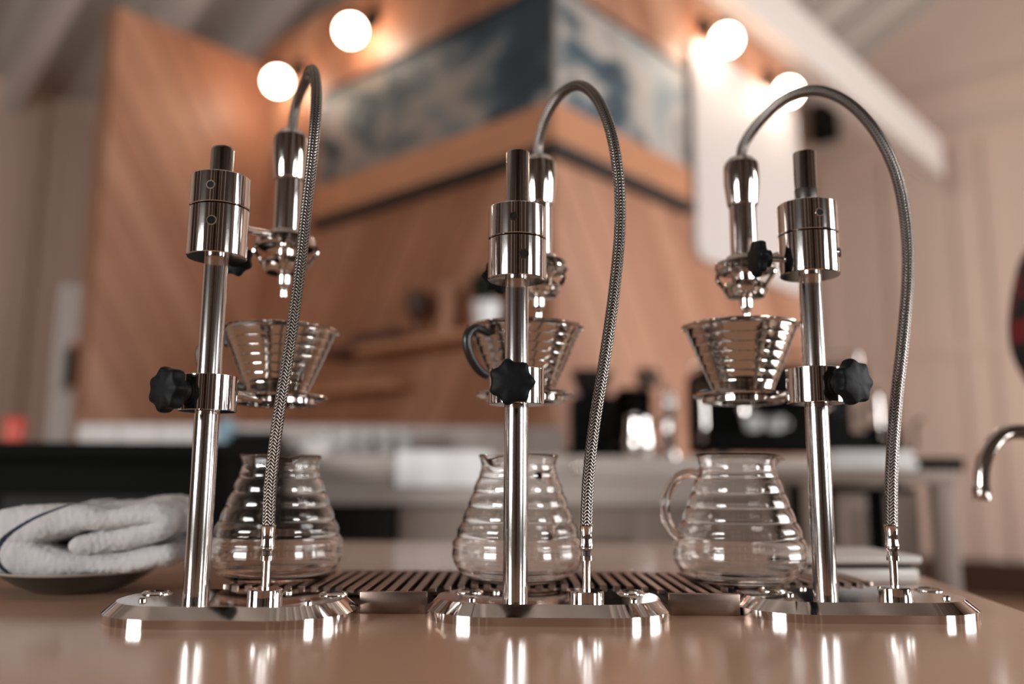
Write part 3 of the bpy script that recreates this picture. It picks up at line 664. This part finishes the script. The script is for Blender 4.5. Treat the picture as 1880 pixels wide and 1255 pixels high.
tag(tow, 'folded white terry towel with a navy stripe lying on the dark dish', 'towel')

# =================================================================== SCALE
sc0 = PZ(1697, 1070, CT); ang = math.radians(4)
SX, SY = Vector((math.cos(ang), math.sin(ang), 0)), Vector((-math.sin(ang), math.cos(ang), 0))
so = Vector((sc0.x - .004, sc0.y, 0))
t = thing('kitchen_scale', 'low white kitchen scale with a raised platform near the counter end', 'scale', (so.x - .07, so.y + .06, CT))
obj('body', box(-.135, 0, 0, .13, CT, CT + .0165, .004, ax=(so, SX, SY)), 'whiteplastic', t)
obj('gap_band', box(-.130, -.006, .006, .124, CT + .0165, CT + .0215, ax=(so, SX, SY)), 'blackmetal', t, smooth=False)
obj('platform', box(-.139, .003, -.003, .133, CT + .0215, CT + .0315, .0042, ax=(so, SX, SY), seg=3), 'whiteplastic', t)

# =================================================================== FAUCET on a side sink
FY = 1.02
f0 = PY(1803, 912, FY)
arch = [(1803, 915), (1803, 868), (1812, 832), (1835, 800), (1868, 792)]
pth = [PY(px, py, FY) for px, py in arch]; e = pth[-1]
pth += [Vector((e.x + .025, FY, e.z - .006)), Vector((e.x + .043, FY, e.z - .028)), Vector((e.x + .048, FY, e.z - .07)), Vector((e.x + .048, FY, CT))]
bxs = pth[-1].x
t = thing('gooseneck_faucet', 'chrome gooseneck faucet bending down beyond the counter end', 'faucet', (bxs, FY, CT))
sp2 = smooth_path(pth, 8); obj('spout', tube(sp2, .0088, 20), 'chrome', t)
obj('aerator', lathe([(.0092, 0), (.0098, .001), (.0098, .016), (.009, .017)], pth[0] - UP * .002, UP, 28), 'chrome', t)
obj('base_flange', lathe([(.022, CT), (.022, CT + .006), (.012, CT + .012)], (bxs, FY, 0), seg=32), 'chrome', t)
t = thing('side_sink', 'narrow steel sink cabinet under the gooseneck faucet', 'sink', (.86, .9, 0))
x0s = bxs - .028
obj('sink_top', box(x0s, 1.15, .62, FY + .028, CT - .03, CT, .003), 'steel', t); obj('cabinet', box(x0s + .01, 1.14, .64, FY + .018, 0, CT - .03), 'darkcab', t, smooth=False)

# =================================================================== BLACK BACK-BAR COOLER at the left
yk = 1.95; zk = PY(200, 811, yk).z; x1k = PY(408, 830, yk).x; x0k = -1.75
t = thing('back_bar_cooler', 'large matte black bar cooler behind the folded towel', 'cooler', ((x0k + x1k) / 2, yk + .3, 0))
obj('body', box(x0k, x1k, yk + .03, yk + .62, 0, zk - .04, .006), 'blackmetal', t)
obj('top', box(x0k - .01, x1k + .01, yk, yk + .64, zk - .04, zk, .004), 'blackmetal', t)
wd_ = (x1k - x0k) / 2
for i in range(2):
    dr = obj('door', box(x0k + .01 + wd_ * i, x0k + wd_ * (i + 1) - .01, yk + .005, yk + .03, .12, zk - .06, .004), 'blackmetal', t)
    obj('pane', box(x0k + .07 + wd_ * i, x0k + wd_ * (i + 1) - .07, yk + .001, yk + .005, .2, zk - .12), M['darkcab'], dr, smooth=False)
    obj('handle', lathe([(.009, .45), (.009, .9)], (x0k + wd_ * (i + 1) - .04 - (0 if i == 0 else wd_ - .08), yk - .02, 0), seg=12), 'steel', dr)
rt_ = PY(25, 800, yk + .35)
tag(obj('red_tin', lathe([(.0, zk), (.026, zk), (.027, zk + .004), (.027, zk + .072), (.025, zk + .076), (.0, zk + .076)], (rt_.x, rt_.y, 0), seg=28, cap=False), 'red', loc=(rt_.x, rt_.y, zk)), 'small orange-red tin on the black bar cooler', 'tin')

# =================================================================== REAR BAR
yr0, yr1 = 2.62, 3.2
zbar = PY(940, 836, yr0).z; xl_, xr_ = PY(330, 836, yr0).x - .6, PY(1660, 836, yr0).x
RB = thing('rear_bar', 'pale rear bar with thick stone top and cabinets below', 'bar counter', ((xl_ + xr_) / 2, 2.9, 0))
obj('stone_top', box(xl_, xr_, yr0, yr1, zbar - .072, zbar, .006), 'whitetop', RB)
obj('apron', box(xl_ + .02, xr_ - .02, yr0 + .012, yr1 - .01, zbar - .145, zbar - .074), 'whitetop', RB, smooth=False)
xs = [xl_ + .02] + [PY(p, 940, yr0 + .03).x for p in (560, 730, 900, 1050, 1160, 1300, 1440)] + [xr_ - .02]
for i, (a, b) in enumerate(zip(xs, xs[1:])):
    dark = i in (0, 1, 7)
    obj('cabinet', box(a, b, yr0 + .05, yr1 - .01, .08, zbar - .147), 'darkcab' if dark else 'cab', RB, smooth=False)
    dr = obj('cabinet_door', box(a + .006, b - .006, yr0 + .03, yr0 + .05, .1, zbar - .155 if i != 4 else zbar - .25, .003), 'darkcab' if dark or i == 4 else 'cab', RB)
    obj('knob', ball(Vector((b - .03, yr0 + .02, zbar - .30)), .009, 14, 8), 'steel', dr)
zsp = PY(700, 782, yr1 + .02).z
SPW = struct(obj('wall_backsplash', box(xl_, PY(1035, 800, yr1).x, yr1 + .002, yr1 + .05, 0, zsp), 'tile', smooth=False))
tw = .15; nx = int((PY(1035, 800, yr1).x - xl_) / tw); tile0 = None
for i in range(nx):
    for j in range(1):
        x = xl_ + tw * i
        if tile0 is None: tile0 = obj('tile', box(x + .002, x + tw - .002, yr1 - .006, yr1 + .002, zbar + .002, zsp - .002, .001, seg=1), 'tile', SPW); x00 = x
        else: q = tile0.copy(); COL.objects.link(q); q.parent = SPW; q.location = (x - x00, 0, 0)
def on_bar(px, y): p = PY(px, 836, y); return Vector((p.x, y, zbar))
# white cloth draped over the bar edge
xa, xb = PY(729, 860, yr0).x, PY(902, 860, yr0).x; zc0 = PY(800, 893, yr0).z
bm = bmesh.new(); prof = [(yr0 - .016, zc0), (yr0 - .017, zbar - .01), (yr0 - .010, zbar + .012), (yr0 + .03, zbar + .014), (yr0 + .20, zbar + .013), (yr0 + .20, zbar + .001), (yr0 + .01, zbar + .001), (yr0 - .004, zbar - .006), (yr0 - .004, zc0)]
loops = []
for i in range(13):
    x = xa + (xb - xa) * i / 12; wv = .003 * math.sin(i * 1.3)
    loops.append([Vector((x, y + (wv if y < yr0 - .009 else 0), z_)) for y, z_ in prof])
tag(obj('white_cloth', loft(loops), 'whitecloth', loc=((xa + xb) / 2, yr0, zbar), sharp=60), 'folded bright white cloth draped over the rear bar edge', 'cloth')
# tumblers
def tumbler(px, y, r, h, label, m='thinglass'):
    p = on_bar(px, y)
    return tag(obj('glass_tumbler', lathe([(.0005, p.z + .001), (r * .8, p.z + .001), (r, p.z + h), (r - .002, p.z + h), (r * .8 - .002, p.z + .008), (.0005, p.z + .008)], (p.x, p.y, 0), seg=28), m, loc=p), label, 'glass', 'tumblers lined up on the rear bar')
for i, px in enumerate((596, 632, 668, 704, 742)):
    tumbler(px, 2.98, .034, .105, ['clear tumbler beside the white bowl on the rear bar', 'second clear tumbler from the white bowl on the rear bar', 'middle clear tumbler of the row on the rear bar', 'clear tumbler second from the white cloth on the rear bar', 'clear tumbler nearest the white cloth on the rear bar'][i])
p = on_bar(580, 2.80); tag(obj('white_bowl', lathe([(.0005, p.z), (.03, p.z), (.034, p.z + .008), (.055, p.z + .03), (.068, p.z + .048), (.065, p.z + .048), (.05, p.z + .03), (.0005, p.z + .010)], (p.x, p.y, 0), seg=36), 'whitecer', loc=p), 'small white bowl on the rear bar before the tumblers', 'bowl')
p = on_bar(470, 2.85); t = thing('knock_box', 'low black knock box at the end of the rear bar', 'knock box', p)
obj('box', box(p.x - .075, p.x + .075, p.y - .06, p.y + .06, p.z, p.z + .065, .008), 'blackmetal', t); obj('knock_bar', lathe([(.008, -.07), (.008, .07)], p + UP * .075, (1, 0, 0), 14), 'rubber', t)
p = on_bar(413, 2.9); tag(obj('blue_jar', lathe([(.0005, p.z), (.032, p.z), (.034, p.z + .01), (.034, p.z + .09), (.024, p.z + .105), (.024, p.z + .12), (.0005, p.z + .12)], (p.x, p.y, 0), seg=28), 'bluebox', loc=p), 'pale blue jar on the rear bar beside the black knock box', 'jar')
# paper cup stack
p = on_bar(1076, 3.05); t = thing('paper_cup_stack', 'tall stack of pale paper cups behind the coffee grinder', 'cup stack', p)
for i in range(14): zz = p.z + .012 * i; obj('paper_cup', lathe([(.026, zz), (.036, zz + .10), (.038, zz + .101), (.038, zz + .104), (.034, zz + .104), (.024, zz + .004)], (p.x, p.y, 0), seg=20, cap=False) if i in (0,) else lathe([(.0355, zz + .088), (.036, zz + .10), (.038, zz + .101), (.038, zz + .104), (.034, zz + .104)], (p.x, p.y, 0), seg=20, cap=False), 'whitetop', t)
# grinder
p = on_bar(1088, 2.84); t = thing('coffee_grinder', 'black coffee grinder with dark hopper on the rear bar', 'grinder', p)
obj('base', box(p.x - .085, p.x + .085, p.y - .11, p.y + .09, p.z, p.z + .03, .008), 'blackmetal', t)
obj('body', box(p.x - .07, p.x + .07, p.y - .05, p.y + .08, p.z + .03, p.z + .20, .014), 'blackmetal', t)
obj('hopper', lathe([(.035, p.z + .20), (.045, p.z + .215), (.070, p.z + .275), (.072, p.z + .285), (.0005, p.z + .29)], (p.x, p.y + .01, 0), seg=32), 'darkcab', t)
obj('chute', lathe([(.022, p.z + .10), (.028, p.z + .15)], (p.x, p.y - .065, 0), seg=20), 'blackmetal', t)
obj('fork', tube([p + Vector((-.03, -.07, .085)), p + Vector((-.03, -.12, .085)), p + Vector((.03, -.12, .085)), p + Vector((.03, -.07, .085))], .005, 8), 'steel', t)
p = on_bar(1164, 3.0); t = thing('filter_grinder', 'tall black filter grinder behind the steel milk jug', 'grinder', p)
obj('base', box(p.x - .08, p.x + .07, p.y - .08, p.y + .08, p.z, p.z + .04, .01), 'blackmetal', t)
obj('tower', box(p.x - .065, p.x + .06, p.y - .06, p.y + .06, p.z + .04, p.z + .235, .016), 'blackmetal', t)
obj('dial', lathe([(.028, 0), (.028, .012), (.02, .016)], p + Vector((0, -.06, .17)), (0, -1, 0), 24), 'darkcab', t)
obj('top_plate', box(p.x - .055, p.x + .05, p.y - .05, p.y + .05, p.z + .235, p.z + .243, .002), 'brown', t)
c = p + Vector((.045, -.02, .243))
tag(obj('steel_cup', lathe([(.0005, c.z), (.030, c.z), (.033, c.z + .004), (.041, c.z + .062), (.043, c.z + .066), (.039, c.z + .064), (.030, c.z + .008), (.0005, c.z + .006)], (c.x, c.y, 0), seg=32), 'chrome', loc=c), 'small polished steel cup on top of the tall filter grinder', 'cup')
p = Vector((PY(1625, 836, 2.96).x, 2.96, zbar)); t = thing('pouring_kettle', 'black gooseneck kettle at the end of the rear bar past the espresso machine', 'kettle', p)
obj('body', lathe([(.0005, p.z), (.066, p.z), (.070, p.z + .006), (.058, p.z + .105), (.050, p.z + .118), (.030, p.z + .124), (.010, p.z + .128), (.012, p.z + .146), (.0005, p.z + .148)], (p.x, p.y, 0), seg=36), 'blackmetal', t)
obj('spout', tube(smooth_path([p + Vector((.055, 0, .03)), p + Vector((.10, 0, .04)), p + Vector((.105, 0, .09)), p + Vector((.11, 0, .13)), p + Vector((.135, 0, .14))], 6), .006, 10), 'blackmetal', t)
obj('handle', tube(smooth_path([p + Vector((-.05, 0, .105)), p + Vector((-.08, 0, .15)), p + Vector((-.04, 0, .19)), p + Vector((.02, 0, .185))], 6), .009, 10), 'rubber', t)
# steel milk jug
def jug(px, y, s, label):
    p = on_bar(px, y); t = thing('milk_jug', label, 'jug', p)
    obj('body', lathe([(.0005, p.z), (.042 * s, p.z), (.046 * s, p.z + .006), (.047 * s, p.z + .05 * s), (.037 * s, p.z + .10 * s), (.040 * s, p.z + .125 * s), (.038 * s, p.z + .125 * s), (.035 * s, p.z + .10 * s), (.0005, p.z + .02)], (p.x, p.y, 0), seg=36, fn=lambda r, h, tt: (r * (1 + (.22 * math.exp(-((tt - math.pi) / .3) ** 2) if h > p.z + .11 * s else 0)), h)), 'chrome', t)
    obj('handle', tube(smooth_path([p + Vector((.038 * s, 0, .108 * s)), p + Vector((.075 * s, 0, .10 * s)), p + Vector((.072 * s, 0, .04 * s)), p + Vector((.046 * s, 0, .03 * s))], 6), .005, 10), 'chrome', t)
jug(1172, 2.69, 1.0, 'steel milk jug standing beside the black grinder')
# espresso machine
p = on_bar(1425, 2.90); t = thing('espresso_machine', 'black espresso machine with chrome groups on the rear bar', 'espresso machine', p)
W2 = .255
obj('drip_base', box(p.x - W2, p.x + W2, p.y - .17, p.y + .2, p.z + .02, p.z + .085, .01), 'blackmetal', t)
for dx in (-1, 1):
    for dy in (-.13, .16): obj('foot', lathe([(.02, p.z), (.016, p.z + .02)], (p.x + dx * (W2 - .05), p.y + dy, 0), seg=16), 'rubber', t)
obj('back_body', box(p.x - W2, p.x + W2, p.y - .02, p.y + .2, p.z + .085, p.z + .24, .01), 'blackmetal', t)
obj('upper_body', box(p.x - W2, p.x + W2, p.y - .16, p.y + .2, p.z + .205, p.z + .30, .014), 'blackmetal', t)
obj('cup_rail', tube([p + Vector((-W2 + .02, -.14, .335)), p + Vector((W2 - .02, -.14, .335)), p + Vector((W2 - .02, .18, .335)), p + Vector((-W2 + .02, .18, .335)), p + Vector((-W2 + .02, -.14, .335))], .005, 8), 'chrome', t)
for dx, dy in ((-1, -.14), (1, -.14), (-1, .18), (1, .18)): obj('rail_post', lathe([(.004, p.z + .30), (.004, p.z + .335)], (p.x + dx * (W2 - .02), p.y + dy, 0), seg=10), 'chrome', t)
for gx in (-.12, .12):
    g = obj('group_head', lathe([(.034, p.z + .205), (.036, p.z + .175), (.030, p.z + .165), (.0005, p.z + .165)], (p.x + gx, p.y - .10, 0), seg=28), 'chrome', t)
    pf = obj('portafilter', lathe([(.030, p.z + .164), (.030, p.z + .145), (.012, p.z + .135)], (p.x + gx, p.y - .10, 0), seg=28), 'chrome', t)
    obj('portafilter_handle', lathe([(.010, .03), (.013, .06), (.014, .15), (.008, .16)], (p.x + gx, p.y - .10, p.z + .155), (0, -1, -.12), 16), 'rubber', pf)
for wx in (-W2 - .02, W2 + .02):
    obj('steam_wand', tube(smooth_path([p + Vector((wx * .95, -.12, .23)), p + Vector((wx, -.17, .21)), p + Vector((wx, -.18, .10)), p + Vector((wx * 1.04, -.20, .05))], 6), .006, 10), 'chrome', t)
for cx_, lab in ((1385, 'white cup under the espresso machine groups beside the steel tap'), (1425, 'white cup under the espresso machine groups, away from the steel tap')):
    q = on_bar(cx_, 2.79); q.z = zbar + .085
    t = thing('espresso_cup', lab, 'cup', q, 'white cups on the espresso machine tray')
    obj('bowl', lathe([(.0005, q.z), (.018, q.z), (.022, q.z + .006), (.030, q.z + .035), (.033, q.z + .05), (.031, q.z + .05), (.027, q.z + .03), (.0005, q.z + .008)], (q.x, q.y, 0), seg=28), 'whitecer', t)
    obj('handle', tube(smooth_path([q + Vector((.030, 0, .042)), q + Vector((.046, 0, .036)), q + Vector((.044, 0, .018)), q + Vector((.026, 0, .015))], 5), .003, 8), 'whitecer', t)
q = Vector((PY(1328, 640, 2.88).x, 2.88, zbar + .30))
t = thing('dark_bottle', 'dark bottle with rounded stopper standing on the espresso machine', 'bottle', q)
obj('glass', lathe([(.0005, q.z), (.030, q.z), (.032, q.z + .006), (.032, q.z + .085), (.016, q.z + .11), (.015, q.z + .125), (.0005, q.z + .125)], (q.x, q.y, 0), seg=28), 'leaf', t); obj('stopper', ball(q + UP * .143, .024, 20, 12), 'blackmetal', t)
q = Vector((PY(1392, 640, 2.92).x, 2.92, zbar + .30))
t = thing('white_canister', 'white tapered canister on top of the espresso machine', 'canister', q)
obj('body', lathe([(.0005, q.z), (.040, q.z), (.041, q.z + .005), (.034, q.z + .14), (.0005, q.z + .14)], (q.x, q.y, 0), seg=32), 'whitecer', t); obj('lid', lathe([(.035, q.z + .14), (.035, q.z + .152), (.012, q.z + .158), (.012, q.z + .17), (.0005, q.z + .171)], (q.x, q.y, 0), seg=32), 'whitecer', t)
# chrome water tower
p = on_bar(1230, 2.79); t = thing('water_tower_tap', 'upright chrome water tap between the milk jug and espresso machine', 'tap', p)
obj('column', lathe([(.030, p.z), (.030, p.z + .01), (.022, p.z + .014), (.022, p.z + .15), (.026, p.z + .156), (.026, p.z + .175), (.0005, p.z + .18)], (p.x, p.y, 0), seg=32), 'chrome', t)
obj('dome', ball(p + UP * .195, .024, 20, 12), 'chrome', t)
obj('spout', tube(smooth_path([p + Vector((0, -.015, .13)), p + Vector((-.02, -.07, .145)), p + Vector((-.025, -.10, .12)), p + Vector((-.025, -.105, .08))], 6), .008, 12), 'chrome', t)
obj('lever', tube([p + Vector((0, 0, .20)), p + Vector((-.03, -.03, .24)), p + Vector((-.05, -.045, .262))], [.006, .008, .012], 12), 'chrome', t)
# small steel pot hanging tap handle on the bar front
p = PY(1060, 857, yr0 - .012); tag(obj('bar_hook', ball(p, .017, 18, 10), 'chrome', loc=p), 'small chrome knob on the rear bar edge by the white cloth', 'knob')

# =================================================================== STEEL PREP TABLE at the right
yt = 2.25; ztb = PY(1600, 862, yt).z; xa, xb = PY(1478, 862, yt).x, PY(1757, 862, yt).x
t = thing('prep_table', 'dark-topped prep table with pale legs beside the rear bar', 'table', ((xa + xb) / 2, yt + .3, 0))
obj('table_top', box(xa, xb, yt, yt + .33, ztb - .035, ztb, .004), M['cab'], t)
for x in (xa + .03, xb - .03):
    for y in (yt + .03, yt + .30): obj('leg', box(x - .025, x + .025, y - .025, y + .025, 0, ztb - .035, .004), M['tan'] if False else 'cab', t)
obj('lower_shelf', box(xa + .01, xb - .01, yt + .02, yt + .31, .22, .245), 'steel', t)
x0, x1 = PY(1530, 940, yt + .06).x, PY(1690, 940, yt + .06).x
t = thing('undercounter_fridge', 'small steel fridge with black frame under the prep table', 'fridge', ((x0 + x1) / 2, yt + .18, .245))
obj('body', box(x0 - .05, x1, yt + .07, yt + .29, .245, ztb - .045, .004), 'blackmetal', t)
for a, b in ((PY(1530, 940, yt + .06).x, PY(1592, 940, yt + .06).x), (PY(1628, 940, yt + .06).x, PY(1688, 940, yt + .06).x)):
    dr = obj('door', box(a, b, yt + .055, yt + .07, .26, ztb - .06, .003), 'cab', t); obj('handle', lathe([(.005, ztb - .2), (.005, ztb - .1)], (b - .012, yt + .045, 0), seg=10), 'steel', dr)
xa2, xb2 = PY(1520, 850, yt + .1).x, PY(1672, 850, yt + .1).x
for i in range(2):
    o = obj('folded_cloth', box(xa2 + i * .006, xb2 - i * .008, yt + .05, yt + .26, ztb + .0005 + i * .026, ztb + .0255 + i * .026, .011, seg=4), 'whitecloth', loc=((xa2 + xb2) / 2, yt + .15, ztb + i * .026), sharp=80)
    tag(o, ['lower folded white cloth of the pair on the prep table', 'upper folded white cloth of the pair on the prep table'][i], 'cloth')
q = Vector((PY(1715, 840, yt + .16).x, yt + .16, ztb)); t = thing('black_crate', 'small open black crate on the prep table beside the white cloths', 'crate', q)
bm = bmesh.new(); box(q.x - .05, q.x + .05, q.y - .06, q.y + .06, q.z, q.z + .006, bm=bm)
obj('bottom', bm, 'blackmetal', t, smooth=False)
for a in ((-.05, -.045, -.06, .06), (.045, .05, -.06, .06), (-.045, .045, -.06, -.055), (-.045, .045, .055, .06)):
    obj('side', box(q.x + a[0], q.x + a[1], q.y + a[2], q.y + a[3], q.z + .006, q.z + .035), 'blackmetal', t, smooth=False)

# =================================================================== SHELVES on the left face
def lpt(px, py, out): return PP(px, py, E2, V0 - out)
def shelf(px0, px1, zs, out, label, m):
    a0, a1 = (lpt(px0, 640, out) - CORNER).dot(E1), (lpt(px1, 640, out) - CORNER).dot(E1); a0, a1 = sorted((a0, a1))
    o = obj('wall_shelf', box(a0, a1, .006, out, zs - .035, zs, .003, ax=(CORNER, E1, -E2)), m, loc=CORNER + E1 * (a0 + a1) / 2 + UP * zs)
    tag(o, label, 'shelf'); return (a0 + a1) / 2
zA = lpt(760, 622, .16).z
shelf(648, 905, zA, .20, 'floating cedar shelf holding the goblet and the potted plant', 'ledge')
zB = lpt(660, 622, .16).z - .0
shelf(575, 640, lpt(610, 640, .16).z, .18, 'short dark walnut shelf beyond the shelf with the goblet', 'brown')
shelf(560, 712, lpt(640, 705, .16).z, .18, 'lower cedar shelf under the shelf with the goblet', 'ledge')
c = lpt(690, 615, .10); c.z = zA
tag(obj('walnut_board', box(-.16, .13, -.05, .05, c.z, c.z + .07, .006, ax=(Vector((c.x, c.y, 0)), E1, E2)), 'brown', loc=c), 'dark walnut block lying on the shelf beside the goblet', 'board')
c = lpt(766, 610, .10); c.z = zA
tag(obj('wooden_goblet', lathe([(.0005, c.z), (.042, c.z), (.04, c.z + .012), (.014, c.z + .025), (.012, c.z + .085), (.03, c.z + .11), (.055, c.z + .14), (.058, c.z + .205), (.048, c.z + .225), (.0005, c.z + .225)], (c.x, c.y, 0), seg=32), 'brown', loc=c), 'dark wooden goblet on the upper cedar shelf', 'goblet')
c = lpt(822, 610, .10); c.z = zA
tag(obj('tan_vase', lathe([(.0005, c.z), (.035, c.z), (.042, c.z + .02), (.040, c.z + .16), (.028, c.z + .20), (.034, c.z + .235), (.030, c.z + .235), (.0005, c.z + .19)], (c.x, c.y, 0), seg=32), 'tan', loc=c), 'tall tan vase between the goblet and the potted plant', 'vase')
c = lpt(893, 610, .13); c.z = zA
t = thing('potted_plant', 'dark leafy plant in a white pot on the cedar shelf end', 'plant', c)
obj('pot', lathe([(.0005, c.z), (.045, c.z), (.058, c.z + .10), (.060, c.z + .11), (.054, c.z + .11), (.0005, c.z + .095)], (c.x, c.y, 0), seg=32), 'whitecer', t)
for i in range(46):
    a = random.uniform(0, 2 * math.pi); el = random.uniform(-.35, 1.3); Lf = random.uniform(.08, .13); dv = Vector((math.cos(a) * math.cos(el), math.sin(a) * math.cos(el), math.sin(el)))
    if dv.dot(E2) > .25: dv = dv - E2 * 2 * dv.dot(E2)
    o_ = c + UP * .10; tip = o_ + dv * Lf + UP * .04; mid = (o_ + tip) / 2 + UP * .035; sd = dv.cross(UP).normalized() * random.uniform(.018, .03)
    bm = bmesh.new(); vs = [bm.verts.new(v) for v in (o_, mid + sd, mid + UP * .004, mid - sd, tip)]
    bm.faces.new((vs[0], vs[1], vs[2])); bm.faces.new((vs[0], vs[2], vs[3])); bm.faces.new((vs[1], vs[4], vs[2])); bm.faces.new((vs[2], vs[4], vs[3]))
    obj('leaf', bm, 'leaf', t)
# white dispenser against the left side, seen past the wing wall
yq = 4.55; c0, c1 = PY(92, 700, yq), PY(188, 700, yq); zt = PY(140, 520, yq).z
t = thing('water_dispenser', 'tall white dispenser with dark recess standing beside the wing wall', 'dispenser', ((c0.x + c1.x) / 2, yq + .13, 0))
obj('body', box(c0.x, c1.x, yq, yq + .26, 0, zt, .012), 'board', t)
ra, rb_ = PY(118, 680, yq), PY(180, 680, yq); za, zb = PY(140, 640, yq).z, PY(140, 712, yq).z
rc_ = obj('recess', box(ra.x, rb_.x, yq - .004, yq + .002, zb, za), 'darkcab', t, smooth=False)
obj('drip_shelf', box(ra.x, rb_.x, yq - .06, yq - .004, zb - .015, zb, .003), 'cab', t)
kp = PY(132, 634, yq - .02); obj('copper_button', ball(Vector((kp.x, yq - .014, kp.z)), .022, 18, 10), 'copper', t)

# =================================================================== PERSON at the right, mostly out of frame
def person():
    el = PY(1856, 640, 1.6); el.x += .040
    J = {'pel': (1.24, 1.66, .98), 'bel': (1.24, 1.66, 1.12), 'che': (1.24, 1.67, 1.36), 'nk0': (1.24, 1.67, 1.52), 'nk1': (1.235, 1.665, 1.60), 'hd0': (1.225, 1.65, 1.66), 'hd1': (1.22, 1.645, 1.76), 'hd2': (1.225, 1.65, 1.84),
         'sl': (1.05, 1.64, 1.47), 'el': tuple(el), 'wl': (1.075, 1.565, 1.035), 'hl': (1.115, 1.55, 1.0),
         'sr': (1.42, 1.69, 1.47), 'er': (1.50, 1.70, 1.20), 'wr': (1.50, 1.58, .98), 'hr': (1.50, 1.555, .92),
         'hpl': (1.15, 1.65, .92), 'knl': (1.14, 1.63, .50), 'anl': (1.14, 1.67, .09), 'tol': (1.13, 1.53, .04),
         'hpr': (1.33, 1.67, .92), 'knr': (1.35, 1.65, .50), 'anr': (1.36, 1.69, .09), 'tor': (1.36, 1.55, .04)}
    Rr = {'pel': .145, 'bel': .135, 'che': .15, 'nk0': .07, 'nk1': .055, 'hd0': .068, 'hd1': .088, 'hd2': .06, 'sl': .068, 'el': .047, 'wl': .034, 'hl': .036, 'sr': .068, 'er': .047, 'wr': .034, 'hr': .036,
          'hpl': .095, 'knl': .062, 'anl': .044, 'tol': .034, 'hpr': .095, 'knr': .062, 'anr': .044, 'tor': .034}
    Ed = [('pel', 'bel'), ('bel', 'che'), ('che', 'nk0'), ('nk0', 'nk1'), ('nk1', 'hd0'), ('hd0', 'hd1'), ('hd1', 'hd2'), ('che', 'sl'), ('sl', 'el'), ('el', 'wl'), ('wl', 'hl'), ('che', 'sr'), ('sr', 'er'), ('er', 'wr'), ('wr', 'hr'),
          ('pel', 'hpl'), ('hpl', 'knl'), ('knl', 'anl'), ('anl', 'tol'), ('pel', 'hpr'), ('hpr', 'knr'), ('knr', 'anr'), ('anr', 'tor')]
    for s, hx_, hd_ in (('l', 'hl', Vector((.9, .1, -.35))), ('r', 'hr', Vector((0, -.25, -1)))):
        b_ = Vector(J[hx_]); hd_.normalize(); sd = hd_.cross(Vector((0, 1, .3))).normalized()
        for i, (o_, ln) in enumerate(((-.027, .06), (-.009, .075), (.009, .07), (.027, .055))):
            J['f%s%da' % (s, i)] = tuple(b_ + sd * o_ + hd_ * .045); J['f%s%db' % (s, i)] = tuple(b_ + sd * o_ + hd_ * (.045 + ln * .6)); J['f%s%dc' % (s, i)] = tuple(b_ + sd * o_ * .9 + hd_ * (.045 + ln) + Vector((0, .012, 0)))
            for q_ in 'abc': Rr['f%s%d%s' % (s, i, q_)] = .0085
            Ed += [(hx_, 'f%s%da' % (s, i)), ('f%s%da' % (s, i), 'f%s%db' % (s, i)), ('f%s%db' % (s, i), 'f%s%dc' % (s, i))]
        J['t%sa' % s] = tuple(b_ - sd * .040 + hd_ * .015); J['t%sb' % s] = tuple(b_ - sd * .052 + hd_ * .05); Rr['t%sa' % s] = .0105; Rr['t%sb' % s] = .009
        Ed += [(hx_, 't%sa' % s), ('t%sa' % s, 't%sb' % s)]
    names = list(J); me = bpy.data.meshes.new('person_cage'); me.from_pydata([J[n_] for n_ in names], [(names.index(a), names.index(b)) for a, b in Ed], [])
    o = bpy.data.objects.new('cage', me); COL.objects.link(o); md = o.modifiers.new('s', 'SKIN')
    for i, n_ in enumerate(names): me.skin_vertices[0].data[i].radius = (Rr[n_], Rr[n_] * (.75 if n_ in ('pel', 'bel', 'che') else 1))
    me.skin_vertices[0].data[names.index('pel')].use_root = True
    o.modifiers.new('d', 'SUBSURF').render_levels = 2; o.modifiers['d'].levels = 2
    dg = bpy.context.evaluated_depsgraph_get(); m2 = bpy.data.meshes.new_from_object(o.evaluated_get(dg)); bpy.data.objects.remove(o)
    m2.name = 'body'; m2.materials.clear()
    for mm in ('plaid', 'jeans', 'skin'): m2.materials.append(M[mm])
    for pg in m2.polygons:
        c_ = pg.center; hand = min((c_ - Vector(J['hl'])).length, (c_ - Vector(J['hr'])).length) < .12 and c_.z < 1.04
        pg.material_index = 2 if (c_.z > 1.545 or hand) else (1 if c_.z < .98 else 0); pg.use_smooth = True
    base = Vector((1.24, 1.66, 0)); m2.transform(Matrix.Translation(-base))
    r = thing('person', 'person in a dark red plaid shirt, hand on hip, elbow bent outward', 'person', base)
    b = bpy.data.objects.new('body', m2); COL.objects.link(b); b.parent = r
    hc = Vector((1.235, 1.665, 1.775))
    bm = ball(hc, .102, 28, 18, (1, 1.05, 1.12)); bmesh.ops.delete(bm, geom=[v for v in bm.verts if v.co.z < 1.72 and v.co.y < 1.68 or v.co.z < 1.66], context='VERTS'); obj('hair', bm, 'hair', r)
    fc = Vector((1.215, 1.56, 1.735))
    obj('nose', loft([[fc + Vector((-.012, .012, -.018)), fc + Vector((.012, .012, -.018)), fc + Vector((.006, .012, .03)), fc + Vector((-.006, .012, .03))], [fc + Vector((-.005, -.016, -.014)), fc + Vector((.005, -.016, -.014)), fc + Vector((.003, .004, .026)), fc + Vector((-.003, .004, .026))]]), 'skin', r)
    for dx in (-1, 1): obj('eye', ball(fc + Vector((dx * .032, .014, .028)), .011, 14, 8), 'whitecer', r); obj('ear', ball(Vector((1.222 + dx * .092, 1.66, 1.735)), .028, 14, 10, (.35, .7, 1.1)), 'skin', r)
    obj('mouth', ball(fc + Vector((0, .012, -.045)), .022, 14, 8, (1, .35, .25)), 'tan', r)
person()
